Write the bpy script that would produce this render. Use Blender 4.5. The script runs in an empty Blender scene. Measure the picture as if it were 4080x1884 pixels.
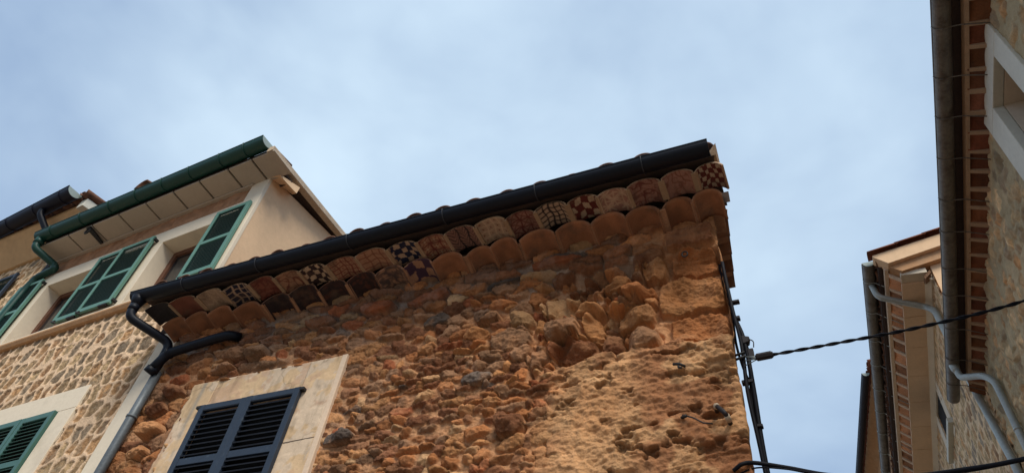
import bpy, bmesh, math, random
import numpy as np
from mathutils import Vector, Matrix
random.seed(7)
C = bpy.context.scene.collection
H = 1.6                      # eye height: heights below are measured from the eye level
PI = math.pi

# ------------------------------------------------------------------ noise
_rng = np.random.RandomState(11)
_tab = _rng.rand(256, 256)
def vnoise(x, y, s, seed=0):
    x = np.asarray(x) / s + seed * 17.31; y = np.asarray(y) / s + seed * 9.77
    xi = np.floor(x).astype(int); yi = np.floor(y).astype(int)
    fx = x - xi; fy = y - yi
    fx = fx * fx * (3 - 2 * fx); fy = fy * fy * (3 - 2 * fy)
    a = _tab[xi % 256, yi % 256]; b = _tab[(xi + 1) % 256, yi % 256]
    c = _tab[xi % 256, (yi + 1) % 256]; d = _tab[(xi + 1) % 256, (yi + 1) % 256]
    return (a * (1 - fx) + b * fx) * (1 - fy) + (c * (1 - fx) + d * fx) * fy
def fbm(x, y, s, octs=3, seed=0):
    t = 0; amp = 1; tot = 0
    for k in range(octs):
        t = t + amp * vnoise(x, y, s, seed + k * 3); tot += amp; amp *= .55; s *= .48
    return t / tot
def sstep(a, b, x):
    t = np.clip((x - a) / (b - a), 0, 1); return t * t * (3 - 2 * t)

# ------------------------------------------------------------------ materials
def mat(name, col, rough=.8, metal=0., var=.25, vscale=6., bump=.25, bscale=60., bdist=.01,
        attr=None, spec=.3, stain=None, crack=None):
    m = bpy.data.materials.new(name); m.use_nodes = True
    nt = m.node_tree; N = nt.nodes; L = nt.links
    p = N['Principled BSDF']
    p.inputs['Roughness'].default_value = rough; p.inputs['Metallic'].default_value = metal
    p.inputs['Specular IOR Level'].default_value = spec
    tc = N.new('ShaderNodeTexCoord')
    def noise(scale, detail=5, rg=.6):
        n = N.new('ShaderNodeTexNoise'); n.inputs['Scale'].default_value = scale
        n.inputs['Detail'].default_value = detail; n.inputs['Roughness'].default_value = rg
        L.new(tc.outputs['Object'], n.inputs['Vector']); return n
    if attr:
        a = N.new('ShaderNodeAttribute'); a.attribute_name = attr; src = a.outputs['Color']
    else:
        a = N.new('ShaderNodeRGB'); a.outputs[0].default_value = (*col, 1); src = a.outputs[0]
    if stain:
        sc, amt, scl, thr = stain
        n = noise(scl, 6, .65)
        r = N.new('ShaderNodeMapRange'); r.inputs[1].default_value = thr; r.inputs[2].default_value = thr + .18
        r.inputs[4].default_value = amt
        L.new(n.outputs['Fac'], r.inputs[0])
        mx = N.new('ShaderNodeMix'); mx.data_type = 'RGBA'
        L.new(r.outputs[0], mx.inputs[0]); L.new(src, mx.inputs[6]); mx.inputs[7].default_value = (*sc, 1)
        src = mx.outputs[2]
    if crack:
        scl, wdt, dark, thr = crack
        nc = noise(scl, 3, .5); ng = noise(scl * .6, 2, .5)
        d = N.new('ShaderNodeMath'); d.operation = 'SUBTRACT'; L.new(nc.outputs['Fac'], d.inputs[0]); d.inputs[1].default_value = .5
        ab = N.new('ShaderNodeMath'); ab.operation = 'ABSOLUTE'; L.new(d.outputs[0], ab.inputs[0])
        r = N.new('ShaderNodeMapRange'); r.inputs[1].default_value = 0; r.inputs[2].default_value = wdt; r.inputs[3].default_value = dark; r.inputs[4].default_value = 0
        L.new(ab.outputs[0], r.inputs[0])
        rg = N.new('ShaderNodeMapRange'); rg.inputs[1].default_value = thr; rg.inputs[2].default_value = thr + .04
        L.new(ng.outputs['Fac'], rg.inputs[0])
        mm_ = N.new('ShaderNodeMath'); mm_.operation = 'MULTIPLY'; L.new(r.outputs[0], mm_.inputs[0]); L.new(rg.outputs[0], mm_.inputs[1])
        mx = N.new('ShaderNodeMix'); mx.data_type = 'RGBA'
        L.new(mm_.outputs[0], mx.inputs[0]); L.new(src, mx.inputs[6]); mx.inputs[7].default_value = (.12, .08, .05, 1)
        src = mx.outputs[2]
    n1 = noise(vscale); n2 = noise(vscale * 7.3, 4)
    ad = N.new('ShaderNodeMath'); ad.operation = 'ADD'
    L.new(n1.outputs['Fac'], ad.inputs[0]); L.new(n2.outputs['Fac'], ad.inputs[1])
    r = N.new('ShaderNodeMapRange'); r.inputs[1].default_value = .6; r.inputs[2].default_value = 1.4
    r.inputs[3].default_value = 1 - var; r.inputs[4].default_value = 1 + var
    L.new(ad.outputs[0], r.inputs[0])
    mu = N.new('ShaderNodeVectorMath'); mu.operation = 'SCALE'
    L.new(src, mu.inputs[0]); L.new(r.outputs[0], mu.inputs['Scale'])
    L.new(mu.outputs[0], p.inputs['Base Color'])
    if bump:
        nb = noise(bscale, 6, .65)
        b = N.new('ShaderNodeBump'); b.inputs['Strength'].default_value = bump; b.inputs['Distance'].default_value = bdist
        L.new(nb.outputs['Fac'], b.inputs['Height']); L.new(b.outputs[0], p.inputs['Normal'])
    return m

M = {}
M['stone'] = mat('rubble stone', (.4, .25, .14), .92, attr='Col', var=.25, vscale=9, bump=.7, bscale=70, bdist=.018, spec=.12)
M['oval'] = mat('stone set in mortar', (.5, .4, .3), .92, attr='Col', var=.18, vscale=10, bump=.8, bscale=70, bdist=.014, spec=.15)
M['painted'] = mat('painted clay tile', (.4, .25, .14), .75, attr='Col', var=.22, vscale=9, bump=.25, bscale=60, spec=.25, stain=((.13, .08, .055), .75, 5, .53))
M['clay'] = mat('old clay tile', (.36, .185, .105), .9, var=.3, vscale=7, bump=.35, bscale=50, spec=.2, stain=((.09, .06, .05), .75, 4.5, .53))
M['clay_right'] = mat('red clay tile', (.20, .07, .038), .9, var=.3, vscale=7, bump=.3, bscale=50, spec=.2, stain=((.08, .045, .035), .6, 4, .56))
M['clay_squares'] = mat('eave clay squares', (.3, .15, .1), .9, attr='Col', var=.3, vscale=7, bump=.4, bscale=45, spec=.2, stain=((.05, .03, .025), .65, 4, .52))
M['clay_mid'] = mat('orange clay tile', (.36, .165, .085), .9, var=.3, vscale=5, bump=.3, bscale=50, spec=.2, stain=((.16, .08, .05), .7, 3, .55))
M['mortar'] = mat('lime mortar', (.35, .235, .15), .95, var=.2, vscale=12, bump=.5, bscale=60, spec=.1)
M['mortar_grey'] = mat('grey mortar', (.24, .19, .155), .95, var=.25, vscale=12, bump=.5, bscale=60, spec=.1)
M['surround'] = mat('ochre plaster surround', (.60, .43, .265), .9, var=.12, vscale=3, bump=.25, bscale=25, spec=.15, stain=((.42, .335, .255), .9, 2.6, .52), crack=(2.2, .010, .45, .53))
M['surround_worn'] = mat('worn ochre plaster', (.6, .43, .27), .92, attr='Col', var=.12, vscale=4, bump=.35, bscale=30, spec=.12, crack=(2.2, .010, .4, .53))
M['surround_edge'] = mat('pale plaster edge', (.66, .50, .36), .9, var=.1, vscale=5, bump=.2, bscale=30, spec=.15)
M['blue_shutter'] = mat('blue grey shutter paint', (.019, .029, .047), .5, var=.18, vscale=6, bump=.1, bscale=60, spec=.4, stain=((.10, .12, .13), .5, 12, .6))
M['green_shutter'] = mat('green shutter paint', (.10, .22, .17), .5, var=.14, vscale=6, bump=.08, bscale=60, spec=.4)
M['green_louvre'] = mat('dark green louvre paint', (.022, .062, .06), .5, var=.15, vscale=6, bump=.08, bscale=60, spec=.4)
M['green_shutter_low'] = mat('deep green shutter paint', (.045, .12, .095), .45, var=.15, vscale=6, bump=.08, bscale=60, spec=.45)
M['white'] = mat('cream render', (.70, .60, .46), .9, var=.07, vscale=3, bump=.2, bscale=40, spec=.15, stain=((.53, .45, .34), .7, 1.8, .54))
M['reveal'] = mat('cream render of the reveals', (.66, .55, .43), .9, var=.08, vscale=3, bump=.2, bscale=40, spec=.15)
M['peach'] = mat('peach render', (.76, .52, .32), .92, var=.1, vscale=1.4, bump=.25, bscale=30, spec=.12, stain=((.52, .34, .20), .7, 1.4, .53))
M['soffit'] = mat('pale soffit board', (.47, .385, .30), .92, var=.08, vscale=3, bump=.15, bscale=40, spec=.12)
M['mortar_pale'] = mat('pale mortar', (.62, .46, .32), .95, var=.2, vscale=12, bump=.5, bscale=60, spec=.1)
M['clay_dark'] = mat('shaded clay tile', (.16, .08, .05), .9, var=.35, vscale=7, bump=.35, bscale=50, spec=.2, stain=((.05, .035, .03), .8, 5, .48))  # clay darkened in its colour for backlit and shaded tile ends
M['brown_render'] = mat('brown broken render', (.27, .15, .085), .95, var=.3, vscale=8, bump=.8, bscale=30, bdist=.02, spec=.1)
M['brown_band'] = mat('brown rough render', (.36, .20, .115), .95, attr='Col', var=.25, vscale=8, bump=.6, bscale=40, bdist=.015, spec=.1)
M['sill'] = mat('clay sill', (.50, .29, .15), .85, var=.25, vscale=6, bump=.3, bscale=40, spec=.2)
M['verge'] = mat('weathered cement verge', (.50, .39, .28), .95, var=.25, vscale=6, bump=.5, bscale=25, bdist=.015, spec=.12)
M['shade_brown'] = mat('shade brown board', (.055, .035, .027), .9, var=.3, vscale=6, bump=.3)  # dark brown that paints shade into gaps and undersides; also decks and cracks
M['wood'] = mat('brown window frame', (.13, .055, .03), .6, var=.25, vscale=9, bump=.15, spec=.3)
M['glass'] = mat('dark window pane', (.02, .022, .024), .08, var=.05, bump=0, spec=.6)
M['room'] = mat('unlit room black', (.012, .012, .012), .9, var=.1, bump=0)  # near-black panels stand in for the darkness of unlit interiors
M['gutter_black'] = mat('black gutter', (.006, .008, .014), .48, var=.25, vscale=4, bump=.06, bscale=12, spec=.2)
M['gutter_joint'] = mat('gutter joint', (.035, .037, .045), .5, var=.2, bump=0, spec=.3)
M['gutter_blue'] = mat('dark blue gutter', (.006, .007, .018), .45, var=.2, vscale=4, bump=.06, bscale=12, spec=.2)
M['gutter_green'] = mat('green gutter', (.009, .050, .037), .42, var=.2, vscale=4, bump=.06, bscale=12, spec=.35)
M['gutter_end'] = mat('lit gutter end', (.28, .34, .32), .5, var=.15, vscale=6, bump=.05)  # paler than the gutters: light on the end caps put into the colour
M['zinc'] = mat('dull zinc', (.165, .145, .12), .5, metal=.3, var=.4, vscale=4, bump=.15, bscale=18, spec=.35, stain=((.075, .055, .04), .8, 5, .5))
M['zinc_pipe'] = mat('grey pipe', (.36, .375, .34), .45, metal=.25, var=.22, vscale=6, bump=.1, bscale=20, spec=.4)
M['grey_pipe'] = mat('blue grey pipe', (.11, .125, .135), .5, metal=.2, var=.35, vscale=6, bump=.12, bscale=20, spec=.4)
M['iron'] = mat('black iron', (.012, .011, .011), .6, var=.3, bump=.1, spec=.4)
M['cable'] = mat('black cable', (.006, .006, .009), .6, var=.2, bump=0, spec=.15)
M['wire'] = mat('steel wire', (.2, .22, .21), .4, metal=.6, var=.1, bump=0)
M['brown_fitting'] = mat('brown fitting', (.018, .012, .011), .55, var=.2, bump=.05)
M['frame_right'] = mat('grey white render', (.60, .575, .485), .9, var=.1, vscale=3, bump=.2, bscale=40, spec=.12)
M['cove'] = mat('pale pink soffit slab', (.74, .53, .36), .92, var=.1, vscale=4, bump=.15, bscale=40, spec=.12)
M['orange_wall'] = mat('orange render', (.44, .25, .13), .92, var=.2, vscale=1.2, bump=.25, bscale=20, spec=.1, stain=((.55, .40, .26), .5, .9, .55))
M['ochre'] = mat('ochre render', (.56, .36, .19), .92, var=.15, vscale=1.2, bump=.25, bscale=20, spec=.1, stain=((.40, .24, .12), .6, .9, .52))
M['ground'] = mat('dusty ground', (.19, .155, .115), .95, var=.2, vscale=.7, bump=.3, bscale=8)
M['paving'] = mat('street paving', (.22, .18, .14), .9, var=.2, vscale=2.5, bump=.4, bscale=12)

# ------------------------------------------------------------------ object helpers
BASE = {}
def thing(name, label, cat, loc, group=None):
    o = bpy.data.objects.new(name, None); C.objects.link(o); o.location = loc
    o['label'] = label; o['category'] = cat
    if group: o['group'] = group
    BASE[o.name] = Vector(loc); return o
def _link(name, me, material, parent, smooth, bevel, label):
    o = bpy.data.objects.new(name, me); C.objects.link(o)
    me.materials.append(material)
    if parent is not None: o.parent = parent
    if smooth:
        me.polygons.foreach_set('use_smooth', [True] * len(me.polygons))
    if bevel:
        b = o.modifiers.new('bevel', 'BEVEL'); b.width = bevel; b.segments = 2; b.limit_method = 'ANGLE'
    if label: o['label'] = label
    BASE[o.name] = BASE.get(parent.name, Vector((0, 0, 0))) if parent else Vector((0, 0, 0))
    return o

class Fr:                                   # a facade frame: along, up, out of the wall
    def __init__(s, O, e1, e3):
        s.O = Vector(O); s.e1 = Vector(e1).normalized(); s.e2 = Vector((0, 0, 1)); s.e3 = Vector(e3).normalized()
    def __call__(s, a, b, c=0.): return s.O + s.e1 * a + s.e2 * b + s.e3 * c
    def grid(s, A, B, Cc):
        O = np.array(s.O); return (O + A[..., None] * np.array(s.e1) + B[..., None] * np.array(s.e2) + Cc[..., None] * np.array(s.e3))

class MB:
    def __init__(s): s.v = []; s.f = []; s.c = []; s.hascol = False
    def add(s, vs, fs, col=None):
        k = len(s.v); s.v += [Vector(v) for v in vs]; s.f += [tuple(i + k for i in f) for f in fs]
        if col is None: s.c += [(1, 1, 1)] * len(vs)
        else:
            s.hascol = True
            s.c += list(col) if len(col) == len(vs) and hasattr(col[0], '__len__') else [tuple(col)] * len(vs)
        return s
    def hexa(s, p):                         # eight corners: 0-3 one face, 4-7 the opposite one
        return s.add(p, [(0, 1, 2, 3), (7, 6, 5, 4), (0, 4, 5, 1), (1, 5, 6, 2), (2, 6, 7, 3), (3, 7, 4, 0)])
    def box(s, fr, a0, a1, b0, b1, c0, c1):
        return s.hexa([fr(a0, b0, c0), fr(a1, b0, c0), fr(a1, b1, c0), fr(a0, b1, c0),
                       fr(a0, b0, c1), fr(a1, b0, c1), fr(a1, b1, c1), fr(a0, b1, c1)])
    def loft(s, p, q):                      # closed profile p swept to profile q
        n = len(p)
        return s.add(list(p) + list(q), [tuple(range(n)), tuple(range(2 * n - 1, n - 1, -1))] +
                     [(i, (i + 1) % n, n + (i + 1) % n, n + i) for i in range(n)])
    def tube(s, pts, r, n=12, cap=True, fillet=0., closed=False):
        pts = [Vector(p) for p in pts]
        if fillet: pts = fillet_path(pts, fillet)
        m = len(pts); rr = r if hasattr(r, '__len__') else [r] * m
        t0 = (pts[1] - pts[0]).normalized()
        up = Vector((0, 0, 1)) if abs(t0.z) < .9 else Vector((0, 1, 0))
        nx = t0.cross(up).normalized(); vs = []; prev = t0
        for i, p in enumerate(pts):
            if closed: t = (pts[(i + 1) % m] - pts[i - 1]).normalized()
            elif i == 0: t = t0
            elif i == m - 1: t = (pts[i] - pts[i - 1]).normalized()
            else: t = ((pts[i + 1] - pts[i]).normalized() + (pts[i] - pts[i - 1]).normalized()).normalized()
            nx = (nx - t * nx.dot(t)).normalized(); ny = t.cross(nx)
            for k in range(n):
                a = 2 * PI * k / n; vs.append(p + (nx * math.cos(a) + ny * math.sin(a)) * rr[i])
        fs = []
        for i in range(m if closed else m - 1):
            j = (i + 1) % m
            for k in range(n):
                fs.append((i * n + k, i * n + (k + 1) % n, j * n + (k + 1) % n, j * n + k))
        if cap and not closed: fs += [tuple(range(n - 1, -1, -1)), tuple((m - 1) * n + k for k in range(n))]
        return s.add(vs, fs)
    def barrel(s, P, side, up, d, hc, sag, th, nu=12, nv=1, fn=None, taper=0., base=(.36, .185, .105)):
        """half round tile; P: valley-level centre of its lip, d: vector along its length, concave side against 'up'"""
        R = (hc * hc + sag * sag) / (2 * sag)
        vs = []; cols = []
        for layer in (0, 1):
            for j in range(nv + 1):
                for i in range(nu + 1):
                    t = -1 + 2 * i / nu; k = 1 - taper * j / nv
                    x = t * hc; z = math.sqrt(max(R * R - x * x, 0)) - (R - sag)
                    nrm = (side * x + up * (z + R - sag)).normalized()
                    vs.append(P + (side * x + up * z) * k + d * (j / nv) + nrm * (th * layer))
                    cols.append(fn(t, j / nv) if fn and layer == 0 else base)
        w = nu + 1; n1 = w * (nv + 1); fs = []
        for j in range(nv):
            for i in range(nu):
                a = j * w + i
                fs.append((a, a + w, a + w + 1, a + 1)); fs.append((n1 + a, n1 + a + 1, n1 + a + w + 1, n1 + a + w))
        for i in range(nu):
            fs.append((i, i + 1, n1 + i + 1, n1 + i)); a = nv * w + i
            fs.append((a, n1 + a, n1 + a + 1, a + 1))
        for j in range(nv):
            a = j * w; fs.append((a, n1 + a, n1 + a + w, a + w)); a = j * w + nu
            fs.append((a, a + w, n1 + a + w, n1 + a))
        return s.add(vs, fs, cols)
    def gutter(s, P0, P1, r, th=.006, n=14, caps=(1, 1), bead=True):
        P0 = Vector(P0); P1 = Vector(P1); e = (P1 - P0).normalized(); up = Vector((0, 0, 1)); sd = e.cross(up).normalized()
        vs = []
        for P in (P0, P1):
            for rad in (r, r - th):
                for k in range(n + 1):
                    a = PI + PI * k / n; vs.append(P + sd * (math.cos(a) * rad) + up * (math.sin(a) * rad))
        w = n + 1; fs = []
        for k in range(n):
            fs.append((k, k + 1, 2 * w + k + 1, 2 * w + k)); fs.append((w + k, 3 * w + k, 3 * w + k + 1, w + k + 1))
            fs.append((k, w + k, w + k + 1, k + 1)); fs.append((2 * w + k, 2 * w + k + 1, 3 * w + k + 1, 3 * w + k))
        for k in (0, n): fs.append((k, 2 * w + k, 3 * w + k, w + k))
        s.add(vs, fs)
        for P, c, q in ((P0, caps[0], 1), (P1, caps[1], -1)):
            if c:
                h = e * (.004 * q); cv = [P + h + sd * (math.cos(PI + PI * k / n) * (r - th)) + up * (math.sin(PI + PI * k / n) * (r - th)) for k in range(n + 1)]
                s.add(cv + [v + e * (.006 * q) for v in cv], [tuple(range(n + 1)), tuple(range(2 * n + 1, n, -1))])
        if bead:
            for q in (-1, 1): s.tube([P0 + sd * (q * r), P1 + sd * (q * r)], r * .085, 8)
        return s
    def build(s, name, material, parent=None, smooth=False, bevel=0, label=None, recalc=True):
        b = (BASE.get(parent.name, Vector((0, 0, 0))) if parent else Vector((0, 0, 0)))
        me = bpy.data.meshes.new(name)
        me.from_pydata([v - b for v in s.v], [], s.f)
        if s.hascol:
            at = me.color_attributes.new('Col', 'FLOAT_COLOR', 'POINT')
            at.data.foreach_set('color', np.array([(*c, 1) for c in s.c], dtype=np.float32).ravel())
        if recalc:
            bm = bmesh.new(); bm.from_mesh(me); bmesh.ops.recalc_face_normals(bm, faces=bm.faces); bm.to_mesh(me); bm.free()
        me.update()
        return _link(name, me, material, parent, smooth, bevel, label)

def fillet_path(pts, r, seg=6):
    out = [pts[0]]
    for a, b, c in zip(pts, pts[1:], pts[2:]):
        d1 = (a - b); d2 = (c - b); l = min(r, d1.length * .48, d2.length * .48)
        p = b + d1.normalized() * l; q = b + d2.normalized() * l
        for k in range(seg + 1):
            t = k / seg; out.append(p * (1 - t) ** 2 + b * (2 * t * (1 - t)) + q * t * t)
    out.append(pts[-1]); return out

def grid_mesh(name, P, col, material, parent, flip=False):
    """P: rows x columns x 3 world points"""
    b = np.array(BASE.get(parent.name, Vector((0, 0, 0))))
    nb, na, _ = P.shape
    idx = np.arange(nb * na).reshape(nb, na)
    q = np.stack([idx[:-1, :-1], idx[:-1, 1:], idx[1:, 1:], idx[1:, :-1]], -1).reshape(-1, 4)
    if flip: q = q[:, ::-1]
    me = bpy.data.meshes.new(name)
    me.vertices.add(nb * na); me.vertices.foreach_set('co', (P.reshape(-1, 3) - b).astype(np.float32).ravel())
    me.loops.add(q.size); me.loops.foreach_set('vertex_index', q.astype(np.int32).ravel())
    me.polygons.add(len(q)); me.polygons.foreach_set('loop_start', np.arange(0, q.size, 4, dtype=np.int32))
    me.update(calc_edges=True)
    at = me.color_attributes.new('Col', 'FLOAT_COLOR', 'POINT')
    c4 = np.ones((nb * na, 4), np.float32); c4[:, :3] = np.clip(col.reshape(-1, 3), 0, 1)
    at.data.foreach_set('color', c4.ravel())
    me.validate()
    return _link(name, me, material, parent, True, 0, None)

def roof_tiles(mb, P0, along, up_slope, L, S, pitch, rc=None, courses=3, clen=.42, skip=None):
    """rows of half round tiles laid up a slope: pans below, covers above"""
    along = Vector(along).normalized(); sl = Vector(up_slope).normalized(); nr = along.cross(sl)
    if nr.z < 0: nr = -nr
    rc = rc or pitch * .36; n = int(round(L / pitch))
    for i in range(n + 1):
        for j in range(courses):
            ln = clen * 1.12 if j < courses - 1 else max(S - j * clen, clen)
            rr = rc * random.uniform(.95, 1.05)
            lift = random.uniform(0, .012)
            if i < n:
                P = P0 + along * ((i + .5) * pitch + random.uniform(-.012, .012)) + sl * (j * clen + random.uniform(-.012, .02)) + nr * (.05 + .016 + lift)
                mb.barrel(P, along, nr, sl * ln - nr * .016, rr, rr * .85, .012, 10, 1, taper=.12)
            P = P0 + along * (i * pitch + random.uniform(-.01, .01)) + sl * (j * clen - .05 + random.uniform(-.015, .015)) + nr * (.07 + .012)
            mb.barrel(P, along, -nr, sl * ln - nr * .012, rr, rr * .8, .012, 10, 1)

def shutter(fr, a0, a1, b0, b1, c0, parent, m_frame, m_slat, rails=(), stile=.06, pitch=.05, th=.04, depth=.045, tilt=.6, mull=None, sth=.008, label=None, gap=True):
    mb = MB(); c1 = c0 + th
    mb.box(fr, a0, a0 + stile, b0, b1, c0, c1); mb.box(fr, a1 - stile, a1, b0, b1, c0, c1)
    bs = [b0] + [r for r in rails] + [b1 - stile]
    for i, b in enumerate(bs):
        h = stile * (1.05 if i else 1.3)
        mb.box(fr, a0 + stile + .001, a1 - stile - .001, b, min(b + h, b1 - .001), c0 + .002, c1 - .002)
    o = mb.build('shutter', m_frame, parent, bevel=.003, label=label)
    sl = MB()
    for i in range(len(bs) - 1):
        y = bs[i] + stile * (1.3 if i == 0 else 1.25) + pitch * .5
        while y < bs[i + 1] + pitch * .4:
            dy = math.sin(tilt) * depth / 2; dc = math.cos(tilt) * depth / 2; cm = c0 + th * .5
            ny = math.cos(tilt) * sth / 2; nc = math.sin(tilt) * sth / 2
            prof = [(y - dy - ny, cm + dc - nc), (y - dy + ny, cm + dc + nc), (y + dy + ny, cm - dc + nc), (y + dy - ny, cm - dc - nc)]
            sl.loft([fr(a0 + stile, b, c) for b, c in prof], [fr(a1 - stile, b, c) for b, c in prof])
            y += pitch
    o2 = sl.build('louvres', m_slat, o)
    return o

# stone fields -----------------------------------------------------------------
def seeds_fill(x0, x1, z0, z1, size_fn, fixed=(), n=9000, rs=None, pack=1.75):
    rs = rs or np.random.RandomState(3)
    S = [tuple(s) for s in fixed]
    A = np.array([(s[0], s[1], s[2], s[3]) for s in S]) if S else np.zeros((0, 4))
    for _ in range(n):
        x = rs.uniform(x0, x1); z = rs.uniform(z0, z1)
        sz = size_fn(x, z, rs)
        if sz is None: continue
        rx, rz = sz
        if len(A):
            d = np.sqrt(((A[:, 0] - x) / (A[:, 2] + rx)) ** 2 + ((A[:, 1] - z) / (A[:, 3] + rz)) ** 2)
            if d.min() < pack * .5: continue
        A = np.vstack([A, (x, z, rx, rz)]); S.append((x, z, rx, rz))
    return S

def stone_field(xs, zs, S, warp=.02, wscale=.12, power=2.6, rs=None, powers=None, rotamp=.25):
    rs = rs or np.random.RandomState(5)
    X, Z = np.meshgrid(xs, zs)
    XW = X + warp * (fbm(X, Z, wscale, 3, 21) - .5) * 2; ZW = Z + warp * (fbm(X, Z, wscale, 3, 43) - .5) * 2
    F1 = np.full(X.shape, 9.); F2 = np.full(X.shape, 9.); ID = np.zeros(X.shape, int)
    U = np.zeros(X.shape); V = np.zeros(X.shape)
    for k, s in enumerate(S):
        cx, cz, rx, rz = s[:4]; R = 2.3 * max(rx, rz) + warp
        i0, i1 = np.searchsorted(xs, [cx - R, cx + R]); j0, j1 = np.searchsorted(zs, [cz - R, cz + R])
        if i0 >= i1 or j0 >= j1: continue
        sl = (slice(j0, j1), slice(i0, i1))
        pw = powers[k] if powers is not None else power
        ro = rs.uniform(-rotamp, rotamp) if pw < 3.5 else rs.uniform(-.04, .04)
        dx = XW[sl] - cx; dz = ZW[sl] - cz
        u = (dx * math.cos(ro) + dz * math.sin(ro)) / rx; v = (-dx * math.sin(ro) + dz * math.cos(ro)) / rz
        d = (np.abs(u) ** pw + np.abs(v) ** pw) ** (1 / pw)
        f1 = F1[sl]; f2 = F2[sl]; lt = d < f1
        F2[sl] = np.where(lt, f1, np.minimum(f2, d)); F1[sl] = np.where(lt, d, f1)
        ID[sl] = np.where(lt, k, ID[sl]); U[sl] = np.where(lt, u, U[sl]); V[sl] = np.where(lt, v, V[sl])
    return X, Z, F1, F2, ID, U, V

def facets(ID, U, V, n, rs, amp=.55, k=4):
    f = None
    for _ in range(k):
        b = rs.uniform(.0, .45, n); gx = rs.uniform(-amp, amp, n); gz = rs.uniform(-amp, amp, n)
        t = b[ID] + gx[ID] * U + gz[ID] * V
        f = t if f is None else np.minimum(f, t)
    return f

# ------------------------------------------------------------------ the setting
def sheet(name, x0, x1, y0, y1, z, material, kind='structure'):
    me = bpy.data.meshes.new(name)
    me.from_pydata([(x0, y0, z), (x1, y0, z), (x1, y1, z), (x0, y1, z)], [], [(0, 1, 2, 3)])
    o = _link(name, me, material, None, False, 0, None); o['kind'] = kind; return o
sheet('ground', -400, 400, -400, 400, 0, M['ground'])
sheet('street', -40, 2.15, -6, 3.9, .006, M['paving'])
sheet('side_street', -.2, 2.15, 3.9, 40, .006, M['paving'])

# ================================================================== the stone house in the middle
FM = Fr((0, 4, H), (1, 0, 0), (0, -1, 0))
house = thing('stone_house', 'rough orange rubble stone house with painted tiles under its eave and one blue shuttered window', 'house', (-3.2, 5.5, 0))
XL, XR = -6.13, -.39
ZT = 4.68
fixed = [  # larger stones that stand out in the wall: x, height, half width, half height, power, protrusion, colour key
    (-.60, 4.19, .20, .125, 6, .030, 0), (-.655, 3.855, .265, .19, 6, .040, 1), (-.62, 3.53, .235, .135, 5, .030, 0),
    (-.60, 4.42, .215, .10, 4.5, .030, 2), (-.905, 4.16, .095, .125, 4, .055, 1), (-1.09, 3.72, .175, .12, 3, .075, 1),
    (-1.04, 3.93, .14, .06, 2.6, .060, 0), (-.955, 3.84, .055, .05, 2.4, .050, 1), (-1.03, 3.47, .14, .115, 3, .080, 3),
    (-1.27, 3.50, .095, .11, 2.6, .060, 2), (-1.345, 3.35, .125, .125, 2.8, .055, 2), (-1.58, 3.49, .20, .085, 2.6, .055, 2),
    (-1.66, 3.66, .15, .105, 3, .065, 3), (-1.42, 3.68, .09, .11, 2.6, .05, 1), (-1.46, 3.83, .12, .06, 2.4, .055, 1),
    (-1.70, 3.97, .19, .13, 2.2, .050, 4), (-1.22, 4.06, .13, .11, 2.8, .045, 1), (-1.42, 4.04, .11, .1, 2.6, .03, 0),
    (-2.02, 3.86, .11, .10, 2.8, .060, 4), (-2.33, 3.93, .12, .06, 2.4, .055, 3), (-2.10, 3.66, .20, .11, 2.6, .03, 3),
    (-1.98, 3.50, .10, .08, 2.6, .035, 3), (-2.86, 4.06, .13, .075, 3, .035, 5), (-2.35, 3.33, .15, .06, 2.2, .04, 5),
    (-3.54, 2.98, .17, .06, 2.2, .05, 5), (-1.62, 2.66, .12, .10, 2.6, .025, 6), (-2.02, 2.86, .13, .10, 3, .06, 2),
    (-3.0, 4.36, .24, .07, 2.6, .04, 6), (-3.55, 4.36, .2, .08, 2.6, .04, 6), (-2.3, 4.42, .26, .05, 2.6, .03, 2),
    (-1.75, 4.44, .25, .065, 2.6, .04, 6), (-1.2, 4.42, .16, .06, 2.6, .03, 2), (-4.2, 4.34, .22, .07, 2.6, .04, 2),
    (-5.15, 4.14, .16, .08, 2.2, .08, 3), (-4.86, 4.10, .17, .09, 2.2, .085, 3), (-5.2, 3.98, .16, .055, 2.2, .06, 3),
    (-5.75, 3.36, .13, .09, 2.2, .08, 1), (-5.85, 3.62, .15, .08, 2.3, .07, 2), (-5.72, 3.80, .16, .07, 2.3, .07, 2),
    (-5.8, 3.14, .13, .09, 2.2, .06, 1), (-5.75, 2.9, .14, .1, 2.2, .06, 0)]
def main_size(x, z, rs):
    if x > -.9 and z > 4.25: return None
    if z > 4.3: return rs.uniform(.09, .2), rs.uniform(.035, .065)
    if x < -5.55: return rs.uniform(.09, .15), rs.uniform(.055, .09)
    if x > -1.5 and z < 3.38 + .1 * (x + 1): return (rs.uniform(.05, .12), rs.uniform(.03, .07)) if rs.rand() < .25 else None
    if x > -1.85 and 3.3 < z < 4.25:
        if x > -.98 or rs.rand() < .5: return None
        return rs.uniform(.02, .05), rs.uniform(.018, .034)
    if x > -1.95 and z > 3.3: return rs.uniform(.04, .12), rs.uniform(.03, .08)
    if z > 3.75: return rs.uniform(.05, .13), rs.uniform(.025, .06)
    return rs.uniform(.035, .115), rs.uniform(.018, .052)
fixed = [(a, b, c * .93, d * .92, *r_) for a, b, c, d, *r_ in fixed]
S = seeds_fill(XL, XR, 1.4, ZT, main_size, fixed, 14000, np.random.RandomState(4), pack=1.6)
nf = len(fixed); rs = np.random.RandomState(8)
pows = [s[4] if len(s) > 4 else 2.4 for s in S]
prot = np.array([s[5] if len(s) > 4 else rs.uniform(.006, .036) for s in S])
PAL = np.array([(.42, .175, .068), (.47, .225, .092), (.24, .105, .052), (.30, .165, .09), (.52, .31, .155), (.13, .10, .08), (.34, .115, .05)])
keys = [s[6] if len(s) > 4 else rs.choice(7, p=[.25, .16, .25, .20, .09, .010, .04]) for s in S]
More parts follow.
